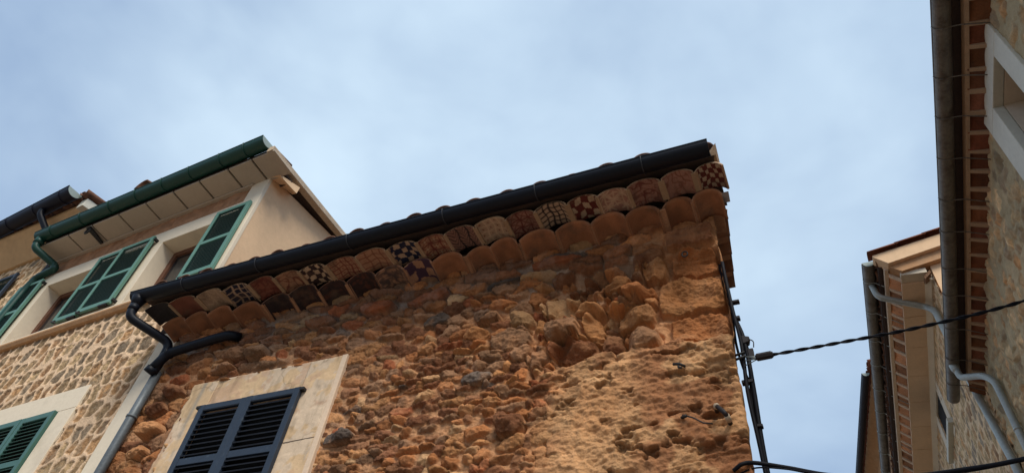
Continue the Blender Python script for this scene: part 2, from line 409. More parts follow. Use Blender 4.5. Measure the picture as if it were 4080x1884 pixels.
scol = PAL[keys] * (.88 + rs.uniform(-.30, .26, (len(S), 1)))
xs = np.arange(XL, XR + .004, .0075); xs[-1] = XR
zs = np.concatenate([np.arange(-H, 2.1, .12), np.arange(2.16, ZT + .001, .0075)])
X, Z, F1, F2, ID, U, V = stone_field(xs, zs, S, .03, .11, 2.4, np.random.RandomState(6), pows)
m = sstep(.03, .11, F2 - F1) * np.where(ID < nf, sstep(1.0, .93, F1), sstep(1.28, 1.08, F1))
fa = facets(ID, U, V, len(S), np.random.RandomState(9), .62)
fa = np.where(ID < nf, .12 + fa * .42, fa)
hs = prot[ID] * np.where(ID < nf, 1.5, 1.35) * (.85 + 1.5 * fa - .3 * np.clip(F1, 0, 1.3) ** 2)
hs += (fbm(X, Z, .07, 4, 3) - .5) * .018 + (fbm(X, Z * 2.0, .026, 3, 33) - .5) * .010
hs -= np.clip(.03 - np.abs(fbm(X, Z * 1.3, .11, 3, 107) - .5), 0, 1) * .22
hs += np.where(Z > 4.2, .014, 0)
deep = sstep(-2.1, -1.7, X) * sstep(3.25, 3.45, Z) * sstep(4.35, 4.2, Z) * sstep(.33, .5, fbm(X, Z, .3, 3, 75) + .25 * np.exp(-((X + 1.2) / .3) ** 2 - ((Z - 3.65) / .25) ** 2) + .2 * sstep(-1.05, -.95, X))
mort = -.016 - .20 * deep * (.35 + .65 * vnoise(X, Z, .16, 5)) + (fbm(X, Z, .07, 4, 13) - .5) * .03 + (fbm(X, Z * 1.5, .026, 3, 14) - .5) * .022
joint = np.exp(-((F1 - 1.02) / .13) ** 2) * np.where(ID < nf, 1.0, .8)
h = mort - .030 * joint * (1 - m) + m * (hs + .012)
# bulging of the old wall and the smoother render low on the right
pl = sstep(-.18, .16, (X + 1.50) * .55 + (3.30 - Z) * .55 + (fbm(X, Z, .3, 4, 17) - .5) * .9) * sstep(3.42, 3.24, Z + (fbm(X, Z, .2, 3, 19) - .5) * .22) * sstep(-2.0, -1.45, X)
ph = .022 + (fbm(X, Z, .35, 3, 23) - .5) * .045 + (fbm(X, Z * 1.8, .10, 5, 25) - .5) * .055 + (fbm(X, Z * 1.5, .035, 4, 26) - .5) * .028
pits = sstep(.60, .70, fbm(X + .05 * fbm(X, Z, .05, 3, 37), Z * 2.4, .15, 4, 27)) * sstep(.35, .6, vnoise(X, Z, .3, 38)); ph = ph - .045 * pits
h = h * (1 - pl) + ph * pl
rightq = sstep(-.95, -.7, X) * (1 - sstep(.0, .5, Z - 3.9))
h += rightq * (fbm(X, Z, .03, 3, 29) - .5) * .014
h += (fbm(X, Z, 1.1, 2, 31) - .5) * .05
# quoin joint lines low on the corner
for zq, x0 in ((3.36, -.75), (3.06, -.85), (2.74, -.7), (2.40, -.85)):
    h -= .016 * np.exp(-((Z - zq - .02 * np.sin(X * 9) - .02 * (fbm(X, Z, .1, 2, 5) - .5)) / .008) ** 2) * sstep(x0 - .05, x0 + .1, X)
# long crack down the wall
xc = -1.86 + .05 * np.sin(Z * 7) + .05 * (fbm(Z * 0, Z, .12, 3, 71) - .5)
h -= .06 * np.exp(-((X - xc) / .012) ** 2) * sstep(3.2, 3.3, Z) * sstep(4.1, 4.0, Z)
# the window: wall runs behind the surround, opening cut back
ins = sstep(-5.46, -5.42, X) * sstep(-3.72, -3.76, X) * sstep(3.84, 3.80, Z)
h = h * (1 - ins) + (-.03) * ins
hole = (X > -5.19) & (X < -4.11) & (Z < 3.47) & (Z > 1.75)
h[hole] = -.24
# next to the surround: smeared plaster
nb = sstep(-3.45, -3.66, X) * sstep(3.86, 3.7, Z) * (X > -3.78)
h = h * (1 - .6 * nb) + .6 * nb * (.004 + (fbm(X, Z, .05, 3, 61) - .5) * .02)
ring = (X > -5.55) & (X < -3.66) & (Z < 3.90) & ~ins.astype(bool); h = np.where(ring, np.minimum(h, .008), h)
h = np.where(Z > 4.6, np.minimum(h, .02), h)
mcol = np.array((.48, .255, .128)) * (1 + .3 * (fbm(X, Z, .25, 3, 51) - .5))[..., None]
grey = sstep(3.95, 4.35, Z + (fbm(X, Z, .3, 3, 53) - .5) * .5) * sstep(-.8, -1.2, X)
mcol = mcol * (1 - grey[..., None] * .9) + np.array((.25, .195, .155)) * grey[..., None] * .9
smear = sstep(.5, .66, fbm(X, Z, .14, 4, 55))                         # mortar smeared over some of the stones
mm = (m * (1 - .3 * smear))[..., None]
gx, gz = np.meshgrid(xs, zs)
c_st = scol[ID] * (1 + .5 * (fbm(X, Z, .06, 3, 57) - .5))[..., None]
c_st = c_st * (1 - .2 * sstep(.03, .0, np.abs(fbm(X, Z, .07, 3, 105) - .5)))[..., None]
col = mcol * (1 - mm) + c_st * mm
pcol = np.array((.50, .29, .145)) * (1 + .45 * (fbm(X, Z, .22, 4, 59) - .5))[..., None]
pale = sstep(.5, .68, fbm(X, Z, .3, 4, 63)); pcol = pcol * (1 - .5 * pale[..., None]) + np.array((.60, .38, .20)) * .5 * pale[..., None]
red = sstep(.45, .53, fbm(X, Z, .34, 3, 65) + .36 * np.exp(-((X + .72) / .30) ** 2 - ((Z - 2.85) / .17) ** 2) + .36 * np.exp(-((X + .45) / .18) ** 2 - ((Z - 2.4) / .15) ** 2) - .02) * sstep(-1.3, -.9, X)
pcol = pcol * (1 - .75 * red[..., None]) + np.array((.27, .11, .05)) * .75 * red[..., None]
pcol *= (1 - .45 * pits)[..., None]
col = col * (1 - pl[..., None]) + pcol * pl[..., None]
warm = sstep(-3.4, -1.6, X)[..., None]
blot = fbm(X, Z, .55, 4, 101)[..., None]; brown = sstep(.50, .66, blot)
col = col * (1 - .38 * brown) + col * np.array((.78, .64, .55)) * .38 * brown
col = col * (.86 + .30 * fbm(X, Z, .13, 4, 103)[..., None])
col = col * (np.array((.93, .93, .96)) * (1 - warm) + np.array((1.06, .99, .93)) * warm)
P = FM.grid(X, Z, h)
# ragged corner and return along the side wall
P[:, -6:, 0] += ((fbm(Z[:, -6:], X[:, -6:], .09, 3, 67) - .5) * .03) * np.linspace(0, 1, 6)[None, :] ** 2
P[:, -1, 1] += .02
SD = Vector((-.115, 1, 0)).normalized()                               # the side wall runs back and slightly in
cols_extra = []; Pe = []
for t in (.06, .2, .5, 1.2, 2.6, 4.2):
    q = P[:, -1, :].copy(); q[:, 0] = q[:, 0] + SD.x * t + (vnoise(zs, zs * 0 + t, .12, 7) - .5) * .02; q[:, 1] = 4.0 + SD.y * t; Pe.append(q[:, None, :]); cols_extra.append(col[:, -1:, :])
Ple = []
for t in (4., .3, .05):
    q = P[:, 0, :].copy(); q[:, 1] = 4.0 + t; Ple.append(q[:, None, :])
P = np.concatenate(Ple + [P] + Pe, 1); col = np.concatenate([col[:, :1, :]] * 3 + [col] + cols_extra, 1)
grid_mesh('wall', P, col, M['stone'], house)

# window surround, shutters
win = MB().box(FM, -5.1885, -4.1115, 1.6, 3.474, -.02, -.005).build('window', M['room'], house)  # black panel painting the dark behind the slats
def plaster_slab(name, a0, a1, b0, b1, c, parent, jl=.0, jr=.0, jt=.0, seed=0):
    A = np.linspace(a0, a1, max(int((a1 - a0) / .012), 4)); B = np.linspace(b0, b1, max(int((b1 - b0) / .012), 4)); A2, B2 = np.meshgrid(A, B)
    t = (A2 - a0) / (a1 - a0); u = (B2 - b0) / (b1 - b0)
    A3 = A2 + (fbm(B2, B2 * 0 + seed, .09, 4, 5 + seed) - .5) * 2 * (jl * (1 - t) ** 3 - jr * t ** 3); B3 = B2 + (fbm(A2, A2 * 0 + seed, .11, 4, 9 + seed) - .5) * 2 * jt * u ** 6
    Cc = c + (fbm(A2, B2, .16, 4, 3 + seed) - .5) * .010 + (sstep(.52, .56, fbm(A2, B2, .2, 4, 15 + seed)) - .5) * .004
    P = FM.grid(A3, B3, Cc)
    def ring(Q): return np.concatenate([Q[:1], Q, Q[-1:]], 0)
    P = ring(P); P = np.concatenate([P[:, :1], P, P[:, -1:]], 1)
    P[0, :, 1] = P[-1, :, 1] = 4.03; P[:, 0, 1] = P[:, -1, 1] = 4.03
    base = np.array((.60, .42, .25)) * (1 + .25 * (fbm(A2, B2, .35, 4, 31 + seed) - .5))[..., None]
    peel = sstep(.50, .53, fbm(A2, B2, .26, 5, 15 + seed))[..., None]; base = base * (1 - peel * .8) + np.array((.60, .47, .345)) * peel * .8
    pk = sstep(.56, .60, fbm(A2, B2 * 1.4, .22, 5, 77 + seed))[..., None]; base = base * (1 - pk * .6) + np.array((.52, .33, .215)) * pk * .6
    if jl:                                                             # grey cement run down the left jamb
        gs = np.exp(-((A2 + 5.335 + .05 * (u - .5) + .03 * (fbm(B2, B2 * 0, .2, 3, 6) - .5)) / .028) ** 2) * sstep(.35, .6, fbm(A2, B2 * .5, .2, 4, 61))
        base = base * (1 - .75 * gs[..., None]) + np.array((.27, .25, .215)) * .75 * gs[..., None]
    dirt = sstep(.55, .75, fbm(A2 * 2, B2 * .5, .12, 4, 41 + seed))[..., None]; base = base * (1 - .22 * dirt)
    base = ring(base); base = np.concatenate([base[:, :1], base, base[:, -1:]], 1)
    return grid_mesh(name, P, base, M['surround_worn'], parent)
plaster_slab('window_surround', -5.50, -5.19, 1.5, 3.845, .028, win, jl=.05, jt=.01, seed=1)
plaster_slab('window_surround', -4.11, -3.762, 1.5, 3.845, .030, win, seed=2)
plaster_slab('window_surround', -5.1895, -4.1105, 3.475, 3.85, .026, win, jt=.012, seed=3)
sr2 = MB().box(FM, -3.7615, -3.705, 1.5, 3.85, -.02, .036)
sr2.build('surround_edge', M['surround_edge'], win, bevel=.006)
for z in (2.995, 2.2): MB().loft([FM(-4.09, z, .0302), FM(-4.09, z + .006, .0302), FM(-4.09, z + .006, .0312), FM(-4.09, z, .0312)], [FM(-3.765, z + .012, .0302), FM(-3.765, z + .018, .0302), FM(-3.765, z + .018, .0312), FM(-3.765, z + .012, .0312)]).build('plaster_crack', M['shade_brown'], win)
for a0, a1, c in ((-5.222, -4.668, .030), (-4.664, -4.075, .034)):
    shutter(FM, a0, a1, 1.72, 3.535, c, win, M['blue_shutter'], M['blue_shutter'], rails=(2.31, 2.905), stile=.064, pitch=.0525, th=.04, depth=.05, tilt=.62, sth=.011)
for a in (-5.235, -4.06): MB().box(FM, a - .025, a + .025, 3.50, 3.53, .03, .075).build('shutter_hinge', M['iron'], win, bevel=.004)

# iron bits in the wall
st = MB().tube([(-.555, 3.99, H + 2.735), (-.545, 3.905, H + 2.72), (-.49, 3.87, H + 2.63), (-.478, 3.98, H + 2.61)], .015, 10, fillet=.03); st.build('pipe_stub', M['brown_fitting'], house, smooth=True, label='rusty bent pipe stub with pale ends')
for pp_ in ([(-.548, 3.928, H + 2.724), (-.5455, 3.908, H + 2.7205), (-.5405, 3.897, H + 2.713)], [(-.4865, 3.885, H + 2.626), (-.482, 3.935, H + 2.618)]): MB().tube(pp_, .018, 10).build('stub_ferrule', M['verge'], house, smooth=True)
hk = MB().tube([(-.80, 3.93, H + 3.115), (-.755, 3.925, H + 3.105), (-.72, 3.945, H + 3.09)], .010, 8); hk.tube([(-.765, 3.935, H + 3.105), (-.762, 3.915, H + 3.07), (-.74, 3.91, H + 3.06)], .008, 8); hk.build('iron_hook', M['iron'], house, smooth=True)
rg = MB().tube([(-.644 + .022 * math.cos(t), 3.945, H + 4.175 + .028 * math.sin(t)) for t in np.linspace(0, 2 * PI, 13)[:-1]], .006, 8, closed=True); rg.build('iron_ring', M['iron'], house, smooth=True)
wr = MB().tube([(-.77, 3.955, H + 2.72), (-.70, 3.925, H + 2.67), (-.64, 3.93, H + 2.625), (-.585, 3.945, H + 2.62)], .005, 6); wr.tube([(-.78, 3.97, H + 2.71), (-.745, 3.94, H + 2.70)], .011, 8); wr.build('rusty_wire', M['iron'], house, smooth=True)

# ---- the painted eave
CLAY = np.array((.37, .155, .075)); TERRA = np.array((.36, .19, .115)); CREAM = np.array((.45, .32, .22)); RED = np.array((.12, .026, .02)); BROWN = np.array((.20, .07, .045))
NAVY = np.array((.018, .02, .045)); BLACK = np.array((.02, .016, .018)); PINK = np.array((.35, .18, .135)); PALE = np.array((.44, .30, .21))
def lerp(a, b, t): return tuple(a + (b - a) * t)
def line(d, w): return max(0., min(1., 1.5 - d / w))
def wob(t, v, k): return (t + .05 * math.sin(v * 9 + k) + .03 * math.sin(t * 11 + k * 2), v + .03 * math.sin(t * 7 + k * 1.7))
def p_checker(a, b, n=5, k=0):
    def f(t, v):
        t, v = wob(t, v, k); i = math.floor((t + 1) * .5 * n + .3); j = math.floor(v * n * .85)
        fx = ((t + 1) * .5 * n + .3) % 1; fv = (v * n * .85) % 1
        edge = min(fx, 1 - fx, fv, 1 - fv)
        return lerp(a, b, 1. if (i + j) % 2 and edge > .06 else 0.) if abs(t) < .94 else tuple(TERRA)
    return f
def p_grid(bg, ln, n=4, w=.11, dots=None, diag=False, k=0, m=None):
    m = m or n
    def f(t, v):
        if abs(t) > .95: return tuple(PALE)
        t, v = wob(t, v, k); x = (t + 1) * .5 * n; y = v * m
        d = min(abs(x - round(x)), abs(y - round(y))); c = line(d, w)
        fx = x % 1; fy = y % 1
        if diag: c = max(c, line(min(abs(fx - fy), abs(fx + fy - 1)), w * .9))
        r = np.array(lerp(bg, ln, c))
        if dots is not None and math.hypot(fx - .5, fy - .5) < .13: r = dots
        return tuple(r)
    return f
def p_star(bg, ln, k=0, w=.05):
    def f(t, v):
        if abs(t) > .95: return tuple(PALE)
        t, v = wob(t, v, k); y = (v - .42) * 1.9; c = 0
        for cx, cy in ((0, 0), (-.62, .45), (.62, .45), (-.62, -.5), (.62, -.5)):
            for a in range(4):
                an = a * PI / 4; d = abs((t - cx) * math.sin(an) - (y - cy) * math.cos(an))
                if math.hypot(t - cx, y - cy) < .62: c = max(c, line(d, w))
        return lerp(bg, ln, c)
    return f
def p_chevron(bg, ln, k=0, n=5, w=.16, frame=None):
    def f(t, v):
        if abs(t) > .95: return tuple(PALE)
        t, v = wob(t, v, k); x = (v + abs((t * 1.5 + 10.5) % 1 - .5) * .55) * n; d = abs(x - round(x)); c = line(d, w)
        c = max(c, line(abs((t * 1.5 + .5) - round(t * 1.5 + .5)), .07))
        return lerp(bg, ln, c)
    return f
def p_scribble(bg, ln, k=0, s=.35, thr=.10):
    def f(t, v):
        a = float(vnoise(t * 1.4 + k * 3, v * 2.2, s, k)); b = float(vnoise(t * 1.4 - k, v * 2.2 + 5, s * .8, k + 4))
        return lerp(bg, ln, .85 * max(line(abs(a - .5), thr), .8 * line(abs(b - .5), thr * .8)))
    return f
def p_plain(c, k=0):
    def f(t, v): return tuple(c * (1 - .35 * float(vnoise(t + k, v * 2, .5, k))))
    return f
TILES = [  # crest x, pattern, label
    (-.325, p_checker(RED, CREAM, 6, 1), 'corner eave tile in a dark red and cream check'),
    (-.58, p_scribble(PINK, BROWN, 2, .5, .07), 'eave tile with faded brown arcs'),
    (-.86, p_scribble(PINK * .85, RED, 3, .4, .08), 'eave tile with scrawled red lines'),
    (-1.13, p_star(PINK, PALE * 1.15, 4), 'pinkish eave tile with pale crossing star lines'),
    (-1.392, p_checker(RED, CREAM, 4, 5), 'eave tile in a large red and cream check'),
    (-1.68, p_grid(PALE, BLACK, 5, .13, CREAM, False, 6), 'eave tile with a black grid and pale dots'),
    (-1.965, p_grid(PINK * .8, RED, 3, .07, None, True, 7), 'eave tile with a red grid crossed by diagonals'),
    (-2.255, p_grid(PALE * .9, CREAM * 1.2, 4, .07, BROWN, False, 8), 'eave tile with a thin white grid'),
    (-2.555, p_chevron(PINK * .75, BLACK, 9, 6, .14), 'eave tile with black leaf veins'),
    (-2.855, p_grid(TERRA, RED * 1.3, 3, .07, CREAM, True, 10), 'eave tile with red crossing diagonals'),
    (-3.165, p_checker(NAVY, PALE, 5, 11), 'eave tile in a navy and pale check'),
    (-3.50, p_grid(TERRA * 1.05, BROWN, 4, .08, None, False, 12), 'eave tile with a thin brown grid'),
    (-3.84, p_grid(TERRA * 1.05, RED * 1.4, 5, .10, BROWN, False, 13), 'eave tile with a red grid and small diamonds'),
    (-4.18, p_checker(BLACK + RED * .15, CREAM * 1.15, 5, 14), 'eave tile in a black and white check'),
    (-4.485, p_scribble(TERRA, RED, 15, .6, .06), 'eave tile with red scratches and dots'),
    (-4.80, p_scribble(BROWN * 1.2, RED, 16, .45, .11), 'eave tile with a worn dark red flower'),
    (-5.135, p_grid(NAVY * .8, PALE * 1.1, 4, .08, None, False, 17), 'eave tile in navy with thin pale grid'),
    (-5.465, p_chevron(PALE * .8, CREAM, 18, 4, .12), 'pale eave tile with chevron leaves'),
    (-5.83, p_plain(BROWN * 1.1, 19), 'plain brown eave tile'),
    (-6.19, p_plain(BLACK * 1.3, 20), 'blackened eave tile at the far end')]
ex = Vector((1, 0, 0)); ez = Vector((0, 0, 1))
spand = MB()
def prof(x, crests, hcs, sag, zv):
    z = zv
    for c, hc in zip(crests, hcs):
        if abs(x - c) < hc:
            R = (hc * hc + sag * sag) / (2 * sag); z = max(z, zv + math.sqrt(R * R - (x - c) ** 2) - (R - sag))
    return z
SAG = .062
uc = [t[0] for t in TILES]; uh = []
for i in range(len(uc)):
    g = [abs(uc[i] - uc[j]) for j in (i - 1, i + 1) if 0 <= j < len(uc)]
    uh.append(min(g) * .5 - .009)
uh[0] = .10
YL2, YI2, ZV2 = 3.585, 3.835, H + 4.700                                 # lip and inner end of the upper row
for (xc_, fn, lab), hc in zip(TILES, uh):
    MB().barrel(Vector((xc_, YL2 + random.uniform(-.014, .014), ZV2 + random.uniform(-.008, .008))), ex, ez, Vector((0, YI2 - YL2, -.004)), hc, SAG * random.uniform(.88, 1.12), .016, 40, 34, fn, base=(.55, .40, .27)).build('painted_tile', M['painted'], house, smooth=True, label=lab)  # cream base colour paints the highlight along the lip crests
for i in range(len(uc) - 1):
    a = uc[i] - uh[i]; b = uc[i + 1] + uh[i + 1]
    MB().hexa([Vector(p) for p in ((b - .01, YL2 + .004, ZV2 - .004), (a + .01, YL2 + .004, ZV2 - .004), (a + .01, 3.79, ZV2 - .004), (b - .01, 3.79, ZV2 - .004),
                                      (b - .01, YL2 + .004, ZV2 + .014), (a + .01, YL2 + .004, ZV2 + .014), (a + .01, 3.79, ZV2 + .014), (b - .01, 3.79, ZV2 + .014))]).build('eave_mortar', M['mortar'], house, bevel=.003)
LOW = [(-.395, None), (-.635, None), (-.935, None), (-1.225, None), (-1.54, None), (-1.87, None), (-2.19, None), (-2.44, None), (-2.76, None),
       (-3.065, p_checker(NAVY + RED * .35, TERRA, 3, 21)), (-3.37, p_scribble(TERRA * .9, BLACK * 2, 22, .35, .13)), (-3.69, p_scribble(BROWN * .5, BLACK, 23, .4, .2)), (-4.04, p_scribble(BROWN * .5, BLACK, 24, .4, .25)),
       (-4.37, p_scribble(BROWN * .4, BLACK, 25, .4, .25)), (-4.71, p_scribble(BROWN * .4, BLACK, 26, .4, .3)), (-5.085, None), (-5.43, None), (-5.735, None), (-6.06, None)]
lc = [t[0] for t in LOW]; lh = []
for i in range(len(lc)):
    g = [abs(lc[i] - lc[j]) for j in (i - 1, i + 1) if 0 <= j < len(lc)]
    lh.append(min(g) * .5 - .008)
lh[0] = .105
YL1, YI1, ZV1 = 3.785, 4.03, H + 4.600
for (xc_, fn), hc in zip(LOW, lh):
    k = random.randint(30, 90); f2 = fn or p_plain(CLAY * random.uniform(.85, 1.1), k)
    MB().barrel(Vector((xc_, YL1 + random.uniform(-.024, .02), ZV1 + random.uniform(-.012, .010))), ex, ez, Vector((0, YI1 - YL1, -.045)), hc, .088 * random.uniform(.94, 1.05), .016, 36 if fn else 16, 26 if fn else 8, f2).build('eave_tile', M['painted'], house, smooth=True)
for i in range(len(lc) - 1):
    a = lc[i] - lh[i]; b = lc[i + 1] + lh[i + 1]
    MB().hexa([Vector(p) for p in ((b - .008, YL1 + .02, ZV1 + .001), (a + .008, YL1 + .02, ZV1 + .001), (a + .008, YI1, ZV1 - .044), (b - .008, YI1, ZV1 - .044),
                                      (b - .008, YL1 + .02, ZV1 + .016), (a + .008, YL1 + .02, ZV1 + .016), (a + .008, YI1, ZV1 - .026), (b - .008, YI1, ZV1 - .026))]).build('eave_mortar', M['clay'], house, bevel=.003)
# mortar packed above and behind the two rows, coloured dark as shaded void
xg = np.arange(-6.36, -.22, .012)
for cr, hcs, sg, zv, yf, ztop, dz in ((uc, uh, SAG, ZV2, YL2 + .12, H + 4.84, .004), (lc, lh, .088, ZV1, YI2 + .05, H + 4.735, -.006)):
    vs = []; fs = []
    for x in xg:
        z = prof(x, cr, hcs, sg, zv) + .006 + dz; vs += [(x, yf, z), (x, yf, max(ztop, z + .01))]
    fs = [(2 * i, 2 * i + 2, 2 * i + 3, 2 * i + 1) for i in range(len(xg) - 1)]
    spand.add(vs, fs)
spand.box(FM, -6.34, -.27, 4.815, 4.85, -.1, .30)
spand.build('mortar_packing', M['shade_brown'], house, recalc=False)
# corner tile and the row along the side
SO = Vector((SD.y, -SD.x, 0))
MB().hexa([Vector(p) for p in ((-.60, 3.88, H + 4.70), (-.29, 3.88, H + 4.705), (-.33, 4.35, H + 4.70), (-.60, 4.35, H + 4.68), (-.60, 3.88, H + 4.73), (-.29, 3.88, H + 4.735), (-.33, 4.35, H + 4.75), (-.60, 4.35, H + 4.70))]).build('corner_mortar', M['clay'], house, bevel=.01)
vg = MB()
for i in range(4):
    t = .17 + i * .27; p0 = Vector((-.39, 4., 0)) + SD * t
    zz_ = H + 4.645 + .20 * t
    MB().barrel(p0 + SO * .12 + ez * zz_, SD, ez, -SO * .22 - ez * .03, .14, .075, .016, 16, 4, p_plain(CLAY * random.uniform(.5, .75), 40 + i)).build('eave_tile', M['painted'], house, smooth=True)
    if i: vg.hexa([p0 + SD * q + SO * o + ez * (zz_ + z + .2 * q) for (q, o, z) in ((-.16, .105, .055), (.16, .105, .055), (.16, -.1, .02), (-.16, -.1, .02), (-.16, .105, .11), (.16, .105, .11), (.16, -.1, .11), (-.16, -.1, .11))])
vg.build('verge_mortar', M['clay'], house)
# roof
rf = MB(); sl = Vector((0, 1, .20)).normalized()
roof_tiles(rf, Vector((-6.36, 3.52, H + 4.845)), ex, sl, 5.69, 1.8, .3158, rc=.105, courses=3, clen=.45)
rf.barrel(Vector((-.36, 3.52, H + 4.90)), ex, ez, Vector((0, .42, .07)), .10, .08, .012, 10, 1)
ro = rf.build('roof', M['clay_dark'], house, smooth=True)
dk = MB(); dk.loft([Vector((-6.36, y, H + z)) for y, z in ((3.545, 4.815), (5.34, 5.16), (7.9, 4.7), (7.9, 4.68), (5.34, 5.14), (3.545, 4.795))], [Vector((x, y, H + z)) for x, y, z in ((-.265, 3.545, 4.815), (-.56, 5.34, 5.16), (-1.0, 7.9, 4.7), (-1.0, 7.9, 4.68), (-.56, 5.34, 5.14), (-.265, 3.545, 4.795))])
dk.build('roof_deck', M['shade_brown'], ro)
MB().loft([Vector((-.30, 3.54, H + 4.80)), Vector((-.25, 3.54, H + 4.80)), Vector((-.235, 3.50, H + 4.90)), Vector((-.30, 3.54, H + 4.86))], [Vector((-.33, 3.9, H + 4.89)), Vector((-.25, 3.9, H + 4.90)), Vector((-.25, 3.9, H + 5.03)), Vector((-.33, 3.9, H + 4.98))]).build('verge_end', M['mortar'], ro)
MB().box(FM, -6.1, -.95, -H, 4.6, -3.9, -3.8).build('back_wall', M['stone'], house)
# gutter and black pipes
GA = H + 4.80
g = MB().gutter((-6.42, 3.45, GA), (-.285, 3.45, GA), .079); gut = g.build('gutter', M['gutter_black'], house, smooth=False)
for x in (-.82, -1.75, -2.64, -3.66, -4.74, -5.7):
    MB().tube([(x, 3.45 + .082 * math.cos(a), GA + .082 * math.sin(a)) for a in np.linspace(PI * .97, 2 * PI + .03, 15)], .005, 6).build('gutter_bracket', M['gutter_joint'], gut, smooth=True)
MB().tube([(-6.33, 3.45, GA - .05), (-6.33, 3.45, GA - .09), (-6.33, 3.45, GA - .15)], [.082, .068, .052], 16).build('gutter_outlet', M['gutter_black'], gut, smooth=True)
dp = MB().tube([(-6.33, 3.45, GA - .14), (-6.33, 3.455, GA - .30), (-6.05, 3.86, H + 4.40), (-6.05, 3.87, H + 4.22), (-6.09, 3.88, H + 4.06)], .047, 16, fillet=.10)
dp.tube([(-6.33, 3.45, GA - .15), (-6.33, 3.45, GA - .215)], .053, 16); dp.tube([(-6.085, 3.876, H + 4.13), (-6.098, 3.88, H + 4.04)], .054, 16)
dp.build('downpipe', M['gutter_black'], house, smooth=True)
pb = MB().tube([(-5.22, 3.99, H + 4.40), (-5.27, 3.90, H + 4.37), (-5.42, 3.88, H + 4.345), (-6.0, 3.86, H + 4.255), (-6.11, 3.86, H + 4.06)], .050, 16, fillet=.08)
pb.tube([(-5.97, 3.86, H + 4.26), (-5.99, 3.86, H + 4.257)], .062, 16); pb.tube([(-6.092, 3.86, H + 4.09), (-6.125, 3.86, H + 4.03)], .061, 16)
pb.build('branch_pipe', M['gutter_black'], house, smooth=True)
gp = MB().tube([(-6.095, 3.93, H + 4.08), (-6.10, 3.93, H + 3.5), (-6.10, 3.93, .1)], .045, 16); gp.tube([(-6.10, 3.93, H + 3.56), (-6.10, 3.93, H + 3.535)], .052, 16)
gp.build('grey_downpipe', M['grey_pipe'], house, smooth=True)

# ================================================================== the cream house with green shutters on the left
FL = Fr((-6.12, 4.02, H), (math.cos(math.radians(-3.93)), math.sin(math.radians(-3.93)), 0), (math.sin(math.radians(-3.93)), -math.cos(math.radians(-3.93)), 0))
left = thing('green_shuttered_house', 'tall cream house with green louvred shutters, oval stones set in mortar and a green gutter', 'house', (-8.4, 6.4, 0))
UE = -.08; UL = -4.62
def oval_rows(a0, a1, b0, b1, rh, rw, seed, jr=.25):
    r = np.random.RandomState(seed); S = []; b = b0
    while b < b1:
        a = a0 - r.uniform(0, rw)
        while a < a1:
            w = rw * r.uniform(.75, 1.3); hh = rh * r.uniform(.8, 1.15)
            if r.rand() < .12: hh *= .6; w *= .8
            S.append((a + w / 2, b + rh / 2 + r.uniform(-jr, jr) * rh + .12 * rh * math.sin(a * 2.3), w * .5, hh * .52)); a += w * 1.08
        b += rh
    return S
def oval_wall(fr, name, parent, a0, a1, b0, b1, seeds, step, mcol, pal, ppal, flip, extra=None, prot=.012, step2=None, cover=.0, bulge=0.):
    xs = np.arange(a0, a1 + step * .5, step); zs = np.arange(b0, b1 + .001, step2 or step); xs[-1] = a1; zs[-1] = b1
    r = np.random.RandomState(len(seeds))
    X, Z, F1, F2, ID, U, V = stone_field(xs, zs, seeds, .042, .09, 3.0, r, None, .35)
    n = len(seeds); k = r.choice(len(pal), n, p=ppal); sc = np.array(pal)[k] * (1 + r.uniform(-.18, .18, (n, 1)))
    size = r.uniform(.92, 1.12, n)
    hidden = r.rand(n) < cover
    q = F1 / size[ID]
    m = sstep(1.04, .97, q) * sstep(.30, .40, F2 - F1) * (~hidden)[ID]
    fa = facets(ID, U, V, n, r, .6)
    rim = np.exp(-((q - 1.10) / .10) ** 2)
    pr = prot * r.uniform(.2, 1.5, n)[ID]
    h = .008 + .005 * rim + (fbm(X, Z, .12, 3, 81) - .5) * .008
    hs = -.007 + pr * (.2 + 1.0 * fa) + bulge * (1 - q * q) + (fbm(X, Z * .8, .06, 4, 83) - .5) * .034 + (fbm(X, Z, .022, 2, 84) - .5) * .016
    h = h * (1 - m) + hs * m
    mc = np.array(mcol) * (1 + .16 * (fbm(X, Z, .5, 3, 85) - .5))[..., None]
    st = sc[ID] * (1 + .9 * (fbm(X, Z * .8, .05, 4, 87) - .5))[..., None]
    al = sstep(.56, .68, fbm(X, Z, .07, 3, 89))[..., None]; st = st * (1 - .45 * al) + np.array((.31, .245, .17)) * .45 * al
    col = mc * (1 - m[..., None]) + st * m[..., None]
    if extra: h, col = extra(X, Z, h, col)
    return grid_mesh(name, fr.grid(X, Z, h), col, M['oval'], parent, flip)
PL = [(.30, .20, .11), (.37, .21, .10), (.24, .175, .115), (.40, .275, .15), (.29, .165, .085)]
SL = oval_rows(UL, -.36, 1.2, 5.5, .232, .165, 12)
def cut_left(X, Z, h, col):
    h[(X > -3.25) & (X < -1.25) & (Z < 4.27)] = -.03
    return h, col
oval_wall(FL, 'wall', left, UL, -.37, 1.2, 5.50, SL, .0105, (.70, .49, .315), PL, [.3, .2, .25, .15, .1], False, cut_left, prot=.02)
MB().box(FL, UL, -.37, -H, 1.2, -.3, 0).build('lower_wall', M['white'], left)
MB().box(FL, -.40, UE, -H, 7.50, -.03, .022).build('corner_strip', M['white'], left, bevel=.006)
